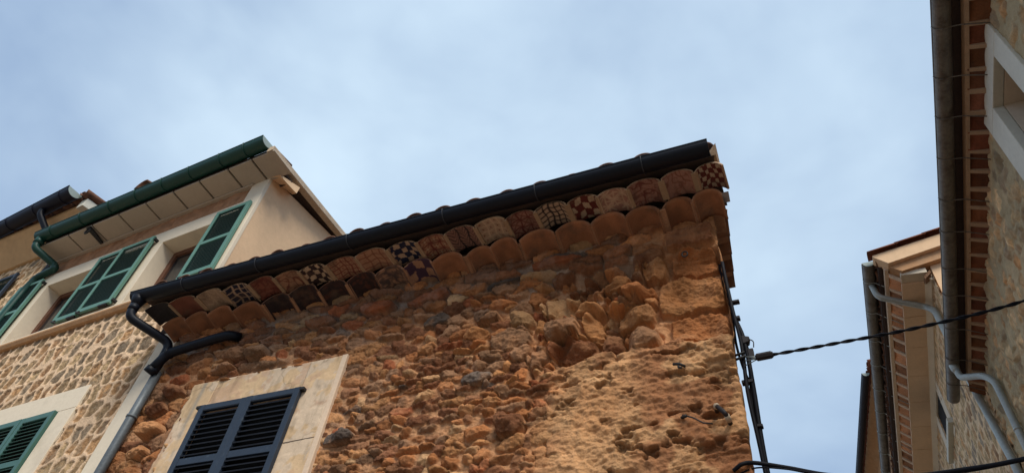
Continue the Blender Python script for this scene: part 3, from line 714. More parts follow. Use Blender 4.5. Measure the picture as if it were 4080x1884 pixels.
# body behind, gable side, back
bd = MB()
for q0, q1 in ((UL, -4.32), (-3.12, -1.80), (-.77, -.41)): bd.box(FL, q0, q1, 5.63, 6.87, -.30, .012)
bd.box(FL, UL, -.405, 6.87, 7.15, -.30, .012)
bd.build('upper_plaster', M['white'], left, bevel=.005)
xs_ = np.arange(UL, -.375, .02); zs_ = np.arange(7.15, 7.5, .02); Xb, Zb = np.meshgrid(xs_, zs_)
hb = -.004 + (fbm(Xb, Zb, .1, 4, 91) - .5) * .05; cb_ = np.array((.36, .19, .105)) * (1 + .7 * (fbm(Xb, Zb, .09, 4, 93) - .5))[..., None]
grid_mesh('rough_band', FL.grid(Xb, Zb, hb), cb_, M['brown_band'], left)
gb = MB()
gx_ = lambda y: -6.20 - .066 * (y - 4.0)
pts = [(4.03, -H), (9.5, -H), (9.5, 8.05), (7.2, 8.36), (4.03, 7.56)]
gb.loft([Vector((gx_(y), y, z + H)) for y, z in pts], [Vector((gx_(y) - .3, y, z + H)) for y, z in pts])
gb.build('gable_wall', M['peach'], left)
MB().box(FL, UL, -.3, -H, 7.4, -5.3, -5.2).build('back_wall', M['peach'], left)
MB().box(FL, UL - .002, UL + .2, -H, 7.4, -5.2, -.3).build('side_wall', M['peach'], left)
# gable face strip seen from the street corner: plain peach to the corner
# soffit boards with dark joints
sf = MB(); js = [-4.72, -3.98, -3.42, -2.82, -2.235, -1.66, -1.14, -.59, -.15]
for i in range(len(js) - 1):
    sf.loft([FL(js[i] + .024, z, c) for z, c in ((7.495, -.02), (7.52, .365), (7.55, .365), (7.53, -.02))], [FL(js[i + 1] - .008, z, c) for z, c in ((7.495, -.02), (7.52, .365), (7.55, .365), (7.53, -.02))])
sf.loft([FL(-.126, z, c) for z, c in ((7.495, -.02), (7.52, .365), (7.55, .365), (7.53, -.02))], [FL(.27, z, c) for z, c in ((7.495, -.02), (7.52, .365), (7.55, .365), (7.53, -.02))])
sfo = sf.build('soffit', M['soffit'], left, bevel=.004)
MB().loft([FL(-4.72, z, c) for z, c in ((7.57, -.2), (7.58, .36), (7.60, .36), (7.60, -.2))], [FL(.10, z, c) for z, c in ((7.57, -.2), (7.58, .36), (7.60, .36), (7.60, -.2))]).build('soffit_backing', M['shade_brown'], sfo)  # dark sheet standing in for the unlit void above the joints
MB().box(FL, UL, -.37, 7.462, 7.494, -.02, .05).build('cornice', M['soffit'], left, bevel=.006)
# ring and strap under the soffit
rs_ = MB().loft([FL(a, z, c) for a, z, c in ((-3.53, 7.478, .05), (-3.53, 7.46, .05), (-3.47, 7.46, .05), (-3.47, 7.478, .05))], [FL(a, z, c) for a, z, c in ((-3.50, 7.50, .38), (-3.50, 7.48, .38), (-3.40, 7.48, .38), (-3.40, 7.50, .38))])
rs_.build('iron_strap', M['iron'], left)
MB().tube([FL(-3.45 + .055 * math.cos(t), 7.43 + .055 * math.sin(t), .35) for t in np.linspace(0, 2 * PI, 19)[:-1]], .013, 8, closed=True).build('iron_ring', M['iron'], left, smooth=True)
# verge on the gable side
vm = MB(); va = Vector((-5.90, 3.62, H + 7.53)); vb = Vector((-6.16, 5.6, H + 7.98)); ve = Vector((-6.30, 7.2, H + 8.34)); wi = Vector((-.085, 0, -.045))
for p, q in ((va, vb), (vb, ve)):
    vm.loft([p, p + Vector((-.10, 0, -.01)), p + Vector((-.10, 0, .095)), p + Vector((0, 0, .095))], [q, q + Vector((-.10, 0, -.01)), q + Vector((-.10, 0, .095)), q + Vector((0, 0, .095))])
vm.build('verge', M['verge'], left, bevel=.006)
vd = MB()
for p, q in ((va, vb), (vb, ve)):
    vd.loft([p + Vector((-.09, .0, .01)), p + Vector((-.30, .25, .0)), p + Vector((-.30, .25, .05)), p + Vector((-.09, 0, .05))], [q + Vector((-.09, 0, .01)), q + Vector((-.30, 0, .0)), q + Vector((-.30, 0, .05)), q + Vector((-.09, 0, .05))])
vd.build('verge_underside', M['shade_brown'], left)  # shade under the verge is put into this dark colour
br = MB().loft([Vector((-6.20, 4.0, H + 7.50)), Vector((-6.20, 4.02, H + 7.53)), Vector((-6.02, 4.0, H + 7.50)), Vector((-6.02, 3.98, H + 7.47))], [Vector((-6.22, 4.46, H + 7.68)), Vector((-6.22, 4.46, H + 7.80)), Vector((-6.0, 4.37, H + 7.645)), Vector((-6.0, 4.36, H + 7.50))])
br.build('cornice_return', M['peach'], left, bevel=.004)
# roof
r2 = MB(); random.seed(5); sl2 = (Vector((0, 0, 0)) - FL.e3 + ez * .185).normalized()
roof_tiles(r2, FL(-4.66, 7.695, .41), FL.e1, sl2, 4.13, 3.6, .295, rc=.10, courses=3, clen=.45)
P = FL(-2.33, 7.80, .545)
r2.barrel(P, FL.e1 * .97 + ez * .22, ez, -FL.e3 * .4 + ez * .05 + FL.e1 * .1, .12, .09, .02, 10, 1)
r2.barrel(FL(.07, 7.70, .28), FL.e1, ez, -FL.e3 * .34 + ez * .06 - FL.e1 * .02, .075, .07, .012, 10, 1)
r2o = r2.build('roof', M['clay_dark'], left, smooth=True)
MB().loft([FL(-4.66, 7.64, .34), FL(-4.66, 8.24, -3.2), FL(-4.66, 8.26, -3.2), FL(-4.66, 7.66, .34)], [FL(.05, 7.64, .34), FL(-.62, 8.24, -3.2), FL(-.62, 8.26, -3.2), FL(.05, 7.66, .34)]).build('roof_deck', M['shade_brown'], r2o)
MB().box(FL, -4.66, .05, 7.535, 7.66, .30, .335).build('dark_filler', M['shade_brown'], left)  # added dark board standing in for the dark tile band behind the gutter
# green gutter and downpipe
G2 = 7.68
gg = MB().gutter(FL(-4.68, G2, .45), FL(.16, G2, .45), .108, caps=(1, 0)); gut2 = gg.build('gutter', M['gutter_green'], left)
def half_disc(fr, a, b, c, r, mb, t=.01, n=14):
    p = [fr(a, b + r * math.sin(PI + PI * k / n), c + r * math.cos(PI + PI * k / n)) for k in range(n + 1)]
    mb.loft(p, [v + fr.e1 * t for v in p]); return mb
half_disc(FL, .156, G2, .45, .104, MB()).build('gutter_end', M['gutter_end'], gut2)
for a in (-.2, -.66, -1.25, -1.80, -2.36, -2.94, -3.6, -4.3):
    MB().tube([FL(a, G2 + .112 * math.sin(t), .45 - .112 * math.cos(t)) for t in np.linspace(PI * .97, 2 * PI + .25, 15)], .010, 6).build('gutter_bracket', M['gutter_green'], gut2, smooth=True)
d2 = MB().tube([FL(-4.58, G2 - .09, .45), FL(-4.58, G2 - .28, .45), FL(-4.42, 7.28, .09), FL(-4.36, 7.20, .075), FL(-4.74, 7.12, .08), FL(-4.80, 6.85, .08), FL(-4.80, -H + .1, .08)], .058, 14, fillet=.07)
d2.tube([FL(-4.58, G2 - .09, .45), FL(-4.58, G2 - .2, .45)], .072, 14)
d2.build('downpipe', M['gutter_green'], left, smooth=True)
# sill course
s_ = MB(); s_.loft([FL(-4.75, z, c) for z, c in ((5.50, -.02), (5.50, .05), (5.545, .085), (5.575, .085), (5.575, -.02))], [FL(-.3, z, c) for z, c in ((5.50, -.02), (5.50, .05), (5.545, .085), (5.575, .085), (5.575, -.02))])
s_.build('sill_course', M['sill'], left, bevel=.006)
MB().box(FL, -4.70, -.41, 5.5755, 5.63, -.30, .06).build('sill_top', M['white'], left, bevel=.005)
# upper windows
for a0, a1 in ((-4.32, -3.12), (-1.80, -.77)):
    fm = MB(); c0, c1 = -.27, -.22
    fm.box(FL, a0, a0 + .085, 5.63, 6.87, c0, c1); fm.box(FL, a1 - .085, a1, 5.63, 6.87, c0, c1)
    fm.box(FL, a0 + .086, a1 - .086, 6.785, 6.87, c0, c1); fm.box(FL, a0 + .086, a1 - .086, 5.63, 5.72, c0, c1); mid = (a0 + a1) / 2
    fm.box(FL, mid - .05, mid + .05, 5.721, 6.784, c0, c1 + .01)
    w = fm.build('window', M['wood'], left, bevel=.004)
    MB().box(FL, a0 + .05, a1 - .05, 5.68, 6.82, -.262, -.255).build('pane', M['glass'], w)
    MB().box(FL, a0 - .05, a1 + .05, 5.6, 6.9, -.32, -.31).build('room_backing', M['room'], w)
    for b0, b1, off in ((a0 - .70 if a0 < -4 else a0 - .825, a0 - .11 if a0 < -4 else a0 - .15, .05), (a1 + .0 if a0 < -4 else a1 + .02, a1 + .55 if a0 < -4 else a1 + .63, .035)):
        if a0 < -4 and b0 > -3.5: b0, b1 = -3.14, -2.60
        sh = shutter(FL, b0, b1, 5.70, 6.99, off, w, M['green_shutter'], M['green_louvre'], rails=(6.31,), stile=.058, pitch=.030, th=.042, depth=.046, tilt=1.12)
        MB().tube([FL(b0 + .12, 5.70, off + .05), FL(b0 + .10, 5.66, off + .08), FL(b0 + .18, 5.63, off + .06)], .012, 8, fillet=.02).build('shutter_stay', M['iron'], sh, smooth=True)
        MB().box(FL, b1 - .20, b1 - .05, 5.672, 5.70, off, off + .05).build('shutter_bolt', M['iron'], sh, bevel=.004)
        for hz in (6.93, 5.76): MB().box(FL, b1 - .004 if off > .04 else b0 - .03, b1 + .03 if off > .04 else b0 + .004, hz - .02, hz + .02, .01, off + .03).build('hinge', M['iron'], sh, bevel=.004)
# lower window
lw = MB().box(FL, -2.66, -1.53, 2.3, 3.99, -.01, .008).build('window', M['room'], left)
ls = MB()
ls.box(FL, -3.2, -1.235, 3.985, 4.285, -.02, .022); ls.box(FL, -1.535, -1.236, 1.9, 3.984, -.02, .021); ls.box(FL, -3.2, -2.66, 1.9, 3.984, -.02, .021)
ls.build('window_surround', M['white'], lw, bevel=.006)
for a0, a1, off in ((-2.115, -1.54, .012), (-2.69, -2.12, .016)):
    shutter(FL, a0, a1, 2.32, 3.985, off, lw, M['green_shutter_low'], M['green_shutter_low'], rails=(2.85, 3.32), stile=.068, pitch=.0495, th=.045, depth=.05, tilt=.6)

# ================================================================== the house behind it on the far left
far = thing('blue_guttered_house', 'ochre house with a dark blue gutter and wide soffit at the left edge', 'house', (-12.5, 6.6, 0))
SF = oval_rows(-8.5, -4.63, 6.6, 8.2, .21, .17, 31)
FF = Fr(FL(0, 0, -.12), FL.e1, FL.e3)
oval_wall(FF, 'wall', far, -8.5, -4.64, 6.6, 8.2, SF, .014, (.72, .52, .33), PL, [.2, .3, .1, .3, .1], False, prot=.015)
bx = MB().box(FF, -8.5, -4.64, -H, 6.6, -.3, 0); bx.box(FF, -8.5, -4.64, -H, 8.9, -5.2, -5.1); bx.box(FF, -4.84, -4.645, 8.0, 9.0, -5.1, -.05); bx.build('body_wall', M['peach'], far)
so = MB().loft([FF(-8.7, z, c) for z, c in ((8.185, -.05), (8.185, .05), (8.62, .42), (8.70, .42), (8.70, -.05))], [FF(-4.66, z, c) for z, c in ((8.185, -.05), (8.185, .05), (8.62, .42), (8.70, .42), (8.70, -.05))])
so.build('soffit', M['ochre'], far)
MB().loft([FF(-4.66, 8.52, .46), FF(-4.50, 8.54, .46), FF(-4.50, 8.72, .46), FF(-4.66, 8.72, .46)], [FF(-4.66, 8.9, -2.5), FF(-4.40, 8.92, -2.5), FF(-4.40, 9.10, -2.5), FF(-4.66, 9.10, -2.5)]).build('verge', M['frame_right'], far, bevel=.008)
r3 = MB(); roof_tiles(r3, FF(-8.6, 8.74, .50), FF.e1, (-FF.e3 + ez * .18).normalized(), 4.05, 3.2, .29, rc=.10, courses=2)
r3.build('roof', M['clay_dark'], far, smooth=True)
g3a, g3b = FF(-8.7, 8.80, .47), FF(-4.68, 8.80, .63)
gut3 = MB().gutter(g3a, g3b, .135, caps=(1, 0)).build('gutter', M['gutter_blue'], far)
FG = Fr(g3b, (g3b - g3a), (g3b - g3a).cross(ez)); half_disc(FG, -.006, 0, 0, .13, MB()).build('gutter_end', M['gutter_end'], gut3)
for a in (-4.95, -5.7, -6.5, -7.3):
    t_ = (a + 8.7) / 4.02; pc = g3a.lerp(g3b, t_)
    MB().tube([pc + FG.e3 * (.139 * -math.cos(t)) + ez * (.139 * math.sin(t)) for t in np.linspace(PI * .97, 2 * PI + .15, 13)], .009, 6).build('gutter_bracket', M['gutter_blue'], gut3, smooth=True)
pc = g3a.lerp(g3b, .80)
MB().tube([pc - ez * .09, pc - ez * .22, FF(-5.15, 7.95, .10), FF(-4.95, 7.62, .08), FF(-4.98, 7.35, .08), FF(-4.98, -H + .1, .08)], .058, 14, fillet=.08).build('downpipe', M['gutter_black'], far, smooth=True)
wf = MB().box(FF, -7.2, -6.4, 6.5, 7.75, -.05, .012).build('window', M['room'], far)
shutter(FF, -6.55, -6.0, 6.55, 7.80, .05, wf, M['blue_shutter'], M['green_louvre'], rails=(7.15,), stile=.06, pitch=.04, th=.045, depth=.043, tilt=.95)

# ================================================================== the tall house close on the right
FN = Fr((2.2, 0, H), (0, 1, 0), (-1, 0, 0))
near = thing('grey_mortar_house', 'grey mortared house with a zinc gutter, red brick eave squares and a pale framed opening', 'house', (3.6, 5.6, 0))
r_ = np.random.RandomState(77)
SN = seeds_fill(.6, 9.5, 3.0, 6.3, lambda x, z, r: (r.uniform(.06, .13), r.uniform(.05, .12)), (), 6000, r_, 1.75)
def cut_near(X, Z, h, col):
    g = fbm(X, Z, .5, 3, 95); gre = sstep(.42, .6, g)[..., None]
    col = col * (1 - .35 * gre) + np.array((.24, .215, .135)) * .35 * gre
    hole = (X > 4.20) & (X < 4.81) & (Z > 4.9) & (Z < 6.12); h[hole] = -.40; h = np.where((X > 3.96) & (X < 5.13) & (Z > 4.5) & ~hole, np.minimum(h + (fbm(X, Z, .09, 4, 97) - .5) * .02, .016), h + (fbm(X, Z, .10, 5, 97) - .5) * .05 + (fbm(X, Z, .03, 3, 98) - .5) * .018)
    return h, col
oval_wall(FN, 'wall', near, .6, 9.5, 3.0, 6.34, SN, .018, (.52, .40, .235), [(.74, .51, .27), (.60, .39, .20), (.42, .29, .17), (.68, .37, .16), (.35, .25, .15)], [.3, .25, .2, .15, .1], True, cut_near, prot=.06, cover=.2, bulge=.015)
nb_ = MB().box(FN, .6, 9.5, -H, 3.0, -.3, 0); nb_.box(FN, 9.3, 9.5, -H, 6.5, -3.5, -.02); nb_.box(FN, .6, .8, -H, 6.5, -3.5, -.02); nb_.box(FN, .6, 9.5, -H, 6.9, -3.6, -3.5)
nb_.build('body_wall', M['frame_right'], near)
nw = MB().box(FN, 4.18, 4.83, 4.85, 6.13, -.385, -.38).build('window', M['room'], near)
ns = MB()
ns.box(FN, 3.98, 5.11, 6.115, 6.36, -.05, .040); ns.box(FN, 3.98, 4.225, 4.6, 6.114, -.05, .040); ns.box(FN, 4.785, 5.11, 4.6, 6.114, -.05, .040)
ns.build('window_surround', M['frame_right'], nw, bevel=.008)
nr = MB(); nr.box(FN, 4.20, 4.81, 6.116, 6.16, -.40, -.052); nr.box(FN, 4.16, 4.224, 4.6, 6.113, -.40, -.052); nr.box(FN, 4.786, 4.85, 4.6, 6.113, -.40, -.052)
nr.build('reveal', M['reveal'], nw)
# eave of brick squares between cream dividers
et = MB(); ed = MB()
def eslab(mb, y0, y1, lo, hi): mb.loft([FN(y0, z, c) for z, c in lo + hi[::-1]], [FN(y1, z, c) for z, c in lo + hi[::-1]])
eslab(ed, .6, 9.47, [(6.352, .148), (6.372, .180)], [(6.40, .148), (6.47, .180)])
y = .75
while y < 9.4:
    w = random.uniform(.036, .056); zd = random.uniform(-.006, .006); ed.hexa([FN(y - w / 2 - .02, 6.228 + zd, -.02), FN(y + w / 2 - .02, 6.228 + zd, -.02), FN(y + w / 2 + .012, 6.345, .152), FN(y - w / 2 + .012, 6.345, .152), FN(y - w / 2 - .02, 6.29, -.02), FN(y + w / 2 - .02, 6.29, -.02), FN(y + w / 2 + .012, 6.41, .152), FN(y - w / 2 + .012, 6.41, .152)]); dy = .247 + random.uniform(-.014, .014)
    k1, k2 = random.uniform(-.012, .01), random.uniform(-.012, .01); cc = np.array((.21, .075, .04)) * random.uniform(.55, 1.35) * np.array((1, random.uniform(.9, 1.2), random.uniform(.9, 1.25)))
    p0_ = FN(y + dy / 2, 6.366 + k1, .165); et.barrel(p0_, FN.e1, ez, FN(y + dy / 2, 6.25 + k2, -.02) - p0_, dy / 2 - .008, .028, .02, 8, 4, lambda t, v, c=cc: tuple(c * (1 - .25 * v)), base=tuple(cc)); y += dy
et.build('eave_brick_row', M['clay_squares'], near); ed.build('eave_mortar', M['mortar'], near, bevel=.004)
random.seed(9); r4 = MB(); roof_tiles(r4, FN(.6, 6.535, .25), FN.e1, (-FN.e3 + ez * .25).normalized(), 8.9, 3.2, .247, rc=.088, courses=2)
r4o = r4.build('roof', M['clay_dark'], near, smooth=True)
MB().loft([FN(.6, z, c) for z, c in ((6.465, .27), (7.42, -3.5), (7.45, -3.5), (6.49, .27))], [FN(9.5, z, c) for z, c in ((6.465, .27), (7.42, -3.5), (7.45, -3.5), (6.49, .27))]).build('roof_deck', M['shade_brown'], r4o)
gut4 = MB().gutter((1.865, .6, H + 6.475), (1.865, 9.93, H + 6.475), .079).build('gutter', M['zinc'], near)
for yb in (.9, 1.9, 2.9, 3.45, 3.986, 4.525, 4.995, 5.524, 6.096, 6.581, 7.186, 7.657, 8.3, 8.93, 9.5):
    b = MB().tube([(1.865 - .083 * math.cos(t), yb, H + 6.475 - .083 * math.sin(t)) for t in np.linspace(-.05, PI * .62, 10)] + [(1.99, yb - .01, H + 6.365), (2.19, yb - .03, H + 6.225)], .006, 6)
    b.build('gutter_bracket', M['zinc'], gut4, smooth=True)
n4 = MB().tube([(1.865, 9.07, H + 6.42), (1.865, 9.07, H + 6.36), (1.87, 9.06, H + 6.28)], [.062, .055, .04], 14)
n4.tube([(1.87, 9.06, H + 6.34), (1.875, 9.05, H + 6.20), (2.06, 8.76, H + 5.99), (2.13, 8.67, H + 5.83), (2.13, 8.67, .1)], .042, 14, fillet=.09)
for z in (5.16, 3.9, 2.5): n4.tube([(2.13, 8.67, H + z), (2.13, 8.67, H + z - .025)], .048, 14)
n4.build('downpipe', M['zinc_pipe'], near, smooth=True)

# ================================================================== the house further up the side street
DM = Vector((-.0135, 1, 0)).normalized()
FMd = Fr((2.2, 9.52, H), DM, (-DM.y, DM.x, 0))
mid = thing('stepped_eave_house', 'tan stone house further up the lane with a broad pale eave and grey gutter', 'house', (3.9, 14.5, 0))
SM = oval_rows(.0, 9.4, 3.0, 8.5, .25, .17, 41)
def cut_mid(X, Z, h, col):
    hole = (X > 3.0) & (X < 3.82) & (Z > 7.58) & (Z < 8.5); h[hole] = -.25
    return h, col
oval_wall(FMd, 'wall', mid, .0, 9.4, 3.0, 8.5, SM, .02, (.78, .56, .34), [(.52, .36, .20), (.56, .33, .16), (.38, .29, .20), (.62, .43, .23), (.44, .26, .14)], [.3, .2, .15, .25, .1], True, cut_mid, prot=.028, bulge=.02)
mb_ = MB().box(FMd, 0, 9.4, -H, 3.0, -.3, 0); mb_.box(FMd, 9.2, 9.4, -H, 8.9, -3.5, -.02); mb_.box(FMd, 0, 9.4, -H, 9, -3.6, -3.5); mb_.build('body_wall', M['orange_wall'], mid)
gm = MB(); pg = [(-.02, -H), (-.02, 8.5), (-.02, 8.66), (-3.6, 9.35), (-3.6, -H)]
gm.loft([FMd(.02, z, c) for c, z in pg], [FMd(.25, z, c) for c, z in pg]); gm.build('gable_wall', M['peach'], mid)
def off(v, o): return o + v * (-.005 + .0165 * o / .8)
def mloft(mb, v0, v1, pr): mb.loft([FMd(v0, z, off(v0, c)) for z, c in pr], [FMd(v1, z, off(v1, c)) for z, c in pr])
cv = MB(); v = .18; k = 0
while v < 9.3:                                                        # slabs of the flat soffit, each a little out of line
    d = .006 * (k % 2) + random.uniform(0, .004); mloft(cv, v, v + .41, [(8.475 + d, .10), (8.50 + d, .43), (8.54, .43), (8.53, .10)]); v += .412; k += 1
cv.build('soffit_slabs', M['cove'], mid, bevel=.003)
MBc = MB(); mloft(MBc, .05, 9.3, [(8.40, -.02), (8.40, .035), (8.474, .11), (8.50, .11), (8.5, -.02)]); mloft(MBc, -.02, .18, [(8.50, .06), (8.53, .43), (8.62, .43), (8.60, .06)]); MBc.build('cornice', M['white'], mid, bevel=.005)
bk = MB().loft([FMd(.02, 8.40, .12), FMd(.10, 8.36, .12), FMd(.20, 8.47, .12), FMd(.02, 8.47, .12)], [FMd(-.04, 8.46, .02), FMd(.10, 8.44, .02), FMd(.22, 8.52, .02), FMd(-.04, 8.52, .02)]); bk.build('broken_render', M['brown_render'], mid)
mt = MB(); md = MB()
mloft(md, -.02, 9.3, [(8.685, .57), (8.70, .625), (8.80, .625), (8.75, .57)])
v = .1
while v < 9.3:
    w = random.uniform(.045, .06); mloft(md, v - w / 2, v + w / 2, [(8.495, .425), (8.652, .572), (8.72, .572), (8.56, .425)]); dv = .325 + random.uniform(-.02, .02)
    cc = np.array((.62, .29, .145)) * random.uniform(.6, 1.3); k1, k2 = random.uniform(-.01, .01), random.uniform(-.01, .012)
    p0_ = FMd(v + dv / 2, 8.69 + k1, off(v, .585)); mt.barrel(p0_, FMd.e1, ez, FMd(v + dv / 2, 8.525 + k2, off(v, .425)) - p0_, dv / 2 - .01, .04, .02, 8, 4, lambda t, q, c=cc: tuple(c * (1 - .25 * q)), base=tuple(cc)); v += dv
mt.build('eave_brick_row', M['clay_squares'], mid); md.build('eave_mortar', M['mortar_pale'], mid, bevel=.004)
r5 = MB(); e5 = (FMd(9.3, 0, off(9.3, .70)) - FMd(0, 0, off(0, .70)))
roof_tiles(r5, FMd(0.0, 8.86, .67), e5, (-FMd.e3 + ez * .21).normalized(), 9.2, 3.6, .33, rc=.115, courses=2)
r5o = r5.build('roof', M['clay_dark'], mid, smooth=True)
MB().loft([FMd(0, z, c) for z, c in ((8.78, .66), (9.62, -3.5), (9.65, -3.5), (8.80, .66))], [FMd(9.3, z, off(9.3, .66) if c > 0 else c) for z, c in ((8.78, .66), (9.62, -3.5), (9.65, -3.5), (8.80, .66))]).build('roof_deck', M['shade_brown'], r5o)
mf = MB(); mloft(mf, .02, 9.3, [(8.77, .60), (8.80, .69), (9.03, .70), (9.03, .60)]); mf.build('dark_filler', M['shade_brown'], mid)  # added dark strip closing sky gaps behind the gutter, in place of dark tiles
ge = MB().loft([FMd(-.16, z, c) for z, c in ((8.70, .56), (8.89, .74), (8.93, .74), (9.5, -2.2), (9.3, -2.2))], [FMd(.03, z, c) for z, c in ((8.70, .56), (8.89, .74), (8.93, .74), (9.5, -2.2), (9.3, -2.2))])
ge.build('verge', M['peach'], mid, bevel=.006)
gv = MB().loft([FMd(-.08, z, c) for z, c in ((8.56, .40), (8.70, .56), (9.3, -2.2), (9.1, -2.2))], [FMd(.10, z, c) for z, c in ((8.56, .40), (8.70, .56), (9.3, -2.2), (9.1, -2.2))]); gv.build('verge_soffit', M['orange_wall'], mid)
vt2 = MB(); v0 = FMd(-.12, 8.95, .80)
for i in range(6):
    p0 = v0 - FMd.e3 * (.43 * i) + ez * (.092 * i); vt2.barrel(p0, FMd.e1, ez, -FMd.e3 * .48 + ez * .09, .10, .07, .014, 10, 1)
vt2.build('verge_tile_row', M['clay_right'], mid, smooth=True)
gut5 = MB().gutter(FMd(.05, 8.985, .80), FMd(9.3, 9.13, off(9.3, .80)), .098).build('gutter', M['zinc'], mid)
half_disc(FMd, .03, 8.985, .80, .094, MB()).build('gutter_end', M['gutter_end'], gut5)
for vb in (.45, 1.25, 2.05, 2.8, 3.6, 4.4, 5.2, 6.0, 6.8, 7.6, 8.4):
    oc = off(vb, .80); zc_ = 8.985 + vb * .0157
    MB().tube([FMd(vb, zc_ - .102 * math.sin(t), oc + .102 * math.cos(t)) for t in np.linspace(-.05, PI * .62, 10)] + [FMd(vb - .02, 8.72, off(vb, .60)), FMd(vb - .05, 8.52, off(vb, .42))], .008, 6).build('gutter_bracket', M['zinc_pipe'], gut5, smooth=True)
MB().tube([FMd(.52, 8.93, .80), FMd(.53, 8.64, .77), FMd(.66, 8.37, .11), FMd(.47, 8.12, .075), FMd(.22, 6.4, .075), FMd(-.05, 5.2, .075), FMd(-.05, -H + .1, .075)], .05, 14, fillet=.10).build('downpipe', M['zinc_pipe'], mid, smooth=True)
mw = MB().box(FMd, 3.0, 3.82, 7.60, 8.46, -.05, -.008).build('window', M['room'], mid)  # black panel painting the dark of the opening
for a0, a1 in ((2.72, 3.0), (3.82, 4.10)): MB().box(FMd, a0, a1, 7.42, 8.40, -.22, .022).build('window_jamb', M['white'], mw, bevel=.006)
MB().box(FMd, 2.66, 4.0, 7.50, 7.60, -.2, .10).build('sill', M['frame_right'], mw, bevel=.008)

# ================================================================== the farthest house
DF = Vector((-.121, .993, 0)).normalized()
FFa = Fr((2.03, 18.9, H), DF, (-DF.y, DF.x, 0))
fh = thing('orange_far_house', 'farthest house up the lane, orange rendered with a slim dark gutter', 'house', (3.6, 24, 0))
wl = MB().box(FFa, 1.2, 12, -H, 14.5, -3.5, -.55); wl.build('wall', M['orange_wall'], fh)
r6 = MB(); roof_tiles(r6, FFa(1.45, 14.88, -.13), DF, (-FFa.e3 + ez * .2).normalized(), 10.2, 2.4, .42, rc=.15, courses=2)
r6.build('roof', M['clay_right'], fh, smooth=True)
MB().loft([FFa(1.4, z, c) for z, c in ((14.5, -.6), (14.82, -.2), (14.86, -.2), (15.4, -3.3), (14.5, -3.3))], [FFa(12, z, c) for z, c in ((14.5, -.6), (14.82, -.2), (14.86, -.2), (15.4, -3.3), (14.5, -3.3))]).build('eave', M['orange_wall'], fh)
g6 = MB().gutter(FFa(1.75, 14.78, 0), FFa(12, 14.78, 0), .115).build('gutter', M['gutter_blue'], fh)
half_disc(FFa, 1.735, 14.78, 0, .11, MB()).build('gutter_end', M['gutter_end'], g6)

# ================================================================== cables
def catmull(pts, n=8):
    pts = [Vector(p) for p in pts]; q = [pts[0] * 2 - pts[1]] + pts + [pts[-1] * 2 - pts[-2]]; out = []
    for i in range(1, len(q) - 2):
        for k in range(n):
            t = k / n; a, b, c, d = q[i - 1], q[i], q[i + 1], q[i + 2]
            out.append(.5 * ((2 * b) + (c - a) * t + (2 * a - 5 * b + 4 * c - d) * t * t + (3 * b - a - 3 * c + d) * t ** 3))
    out.append(pts[-1]); return out
bun = thing('cable_bundle', 'bundle of black cables running down the corner of the stone house', 'cables', (-.33, 4.1, 0))
def Z_(z): return H + z
for k, pth in enumerate([
    [(-.385, 4.06, 4.12), (-.365, 4.06, 3.62), (-.345, 4.07, 3.3), (-.355, 4.06, 2.9), (-.335, 4.07, 2.4), (-.32, 4.07, 1.6), (-.33, 4.07, -1.5)],
    [(-.41, 4.12, 4.15), (-.375, 4.09, 3.65), (-.325, 4.09, 3.35), (-.318, 4.09, 2.95), (-.325, 4.1, 2.45), (-.31, 4.1, 1.6), (-.31, 4.1, -1.5)],
    [(-.40, 4.20, 4.10), (-.36, 4.12, 3.55), (-.315, 4.11, 3.28), (-.325, 4.11, 3.05), (-.345, 4.11, 2.8), (-.335, 4.12, 2.4), (-.325, 4.12, 1.6), (-.325, 4.12, -1.5)],
    [(-.43, 4.3, 4.15), (-.385, 4.14, 3.6), (-.385, 4.13, 3.35), (-.365, 4.13, 3.15), (-.325, 4.13, 2.9), (-.335, 4.13, 2.6), (-.32, 4.13, 1.6), (-.32, 4.13, -1.5)]]):
    MB().tube(catmull([(x, y, Z_(z)) for x, y, z in pth]), (.013, .015, .012, .009)[k], 8).build('cable', M['cable'], bun, smooth=True)
FB = Fr((-.33, 4.09, H), (1, 0, 0), (0, -1, 0))
MB().loft([FB(a, z, c) for a, z, c in ((-.03, 3.30, .02), (.035, 3.315, .02), (.045, 3.36, .02), (-.02, 3.385, .02))], [FB(a, z, c) for a, z, c in ((-.03, 3.30, -.03), (.035, 3.315, -.03), (.045, 3.36, -.03), (-.02, 3.385, -.03))]).build('junction_cap', M['brown_fitting'], bun, bevel=.006)
for b_ in ((.018, .055, 3.18, 3.255), (-.055, .02, 2.98, 3.005), (-.02, .03, 2.64, 2.66), (-.03, .005, 3.54, 3.565), (-.035, .02, 3.70, 3.72)): MB().box(FB, *b_, -.02, .02).build('cable_clip', M['brown_fitting'], bun, bevel=.004)
ho = MB(); ho.tube(catmull([(-.295, 4.06, Z_(3.33)), (-.265, 4.06, Z_(3.30)), (-.268, 4.06, Z_(3.25))]), .004, 6)
for z in (3.20, 3.165): ho.tube([(-.42, 4.06, Z_(z)), (-.33, 4.04, Z_(z + .005))], .009, 8)
ho.build('wall_hook', M['iron'], bun, smooth=True)
tw = thing('twisted_overhead_cable', 'twisted black overhead cable strung across the lane from the house corner', 'cable', (1, 4, 3))
cpts = catmull([(-.225, 4.0, Z_(3.118)), (-.169, 4.0, Z_(3.115)), (.268, 4.0, Z_(3.125)), (.749, 4.0, Z_(3.145)), (1.318, 4.0, Z_(3.212)), (2.2, 4.0, Z_(3.41))], 60)
for ph in (0, PI):
    pp = []; s = 0
    for i, p in enumerate(cpts):
        if i: s += (p - cpts[i - 1]).length
        a = s * 2 * PI / .19 + ph; pp.append(p + Vector((0, math.cos(a), math.sin(a))) * .0058)
    MB().tube(pp, .0066, 8).build('strand', M['cable'], tw, smooth=True)
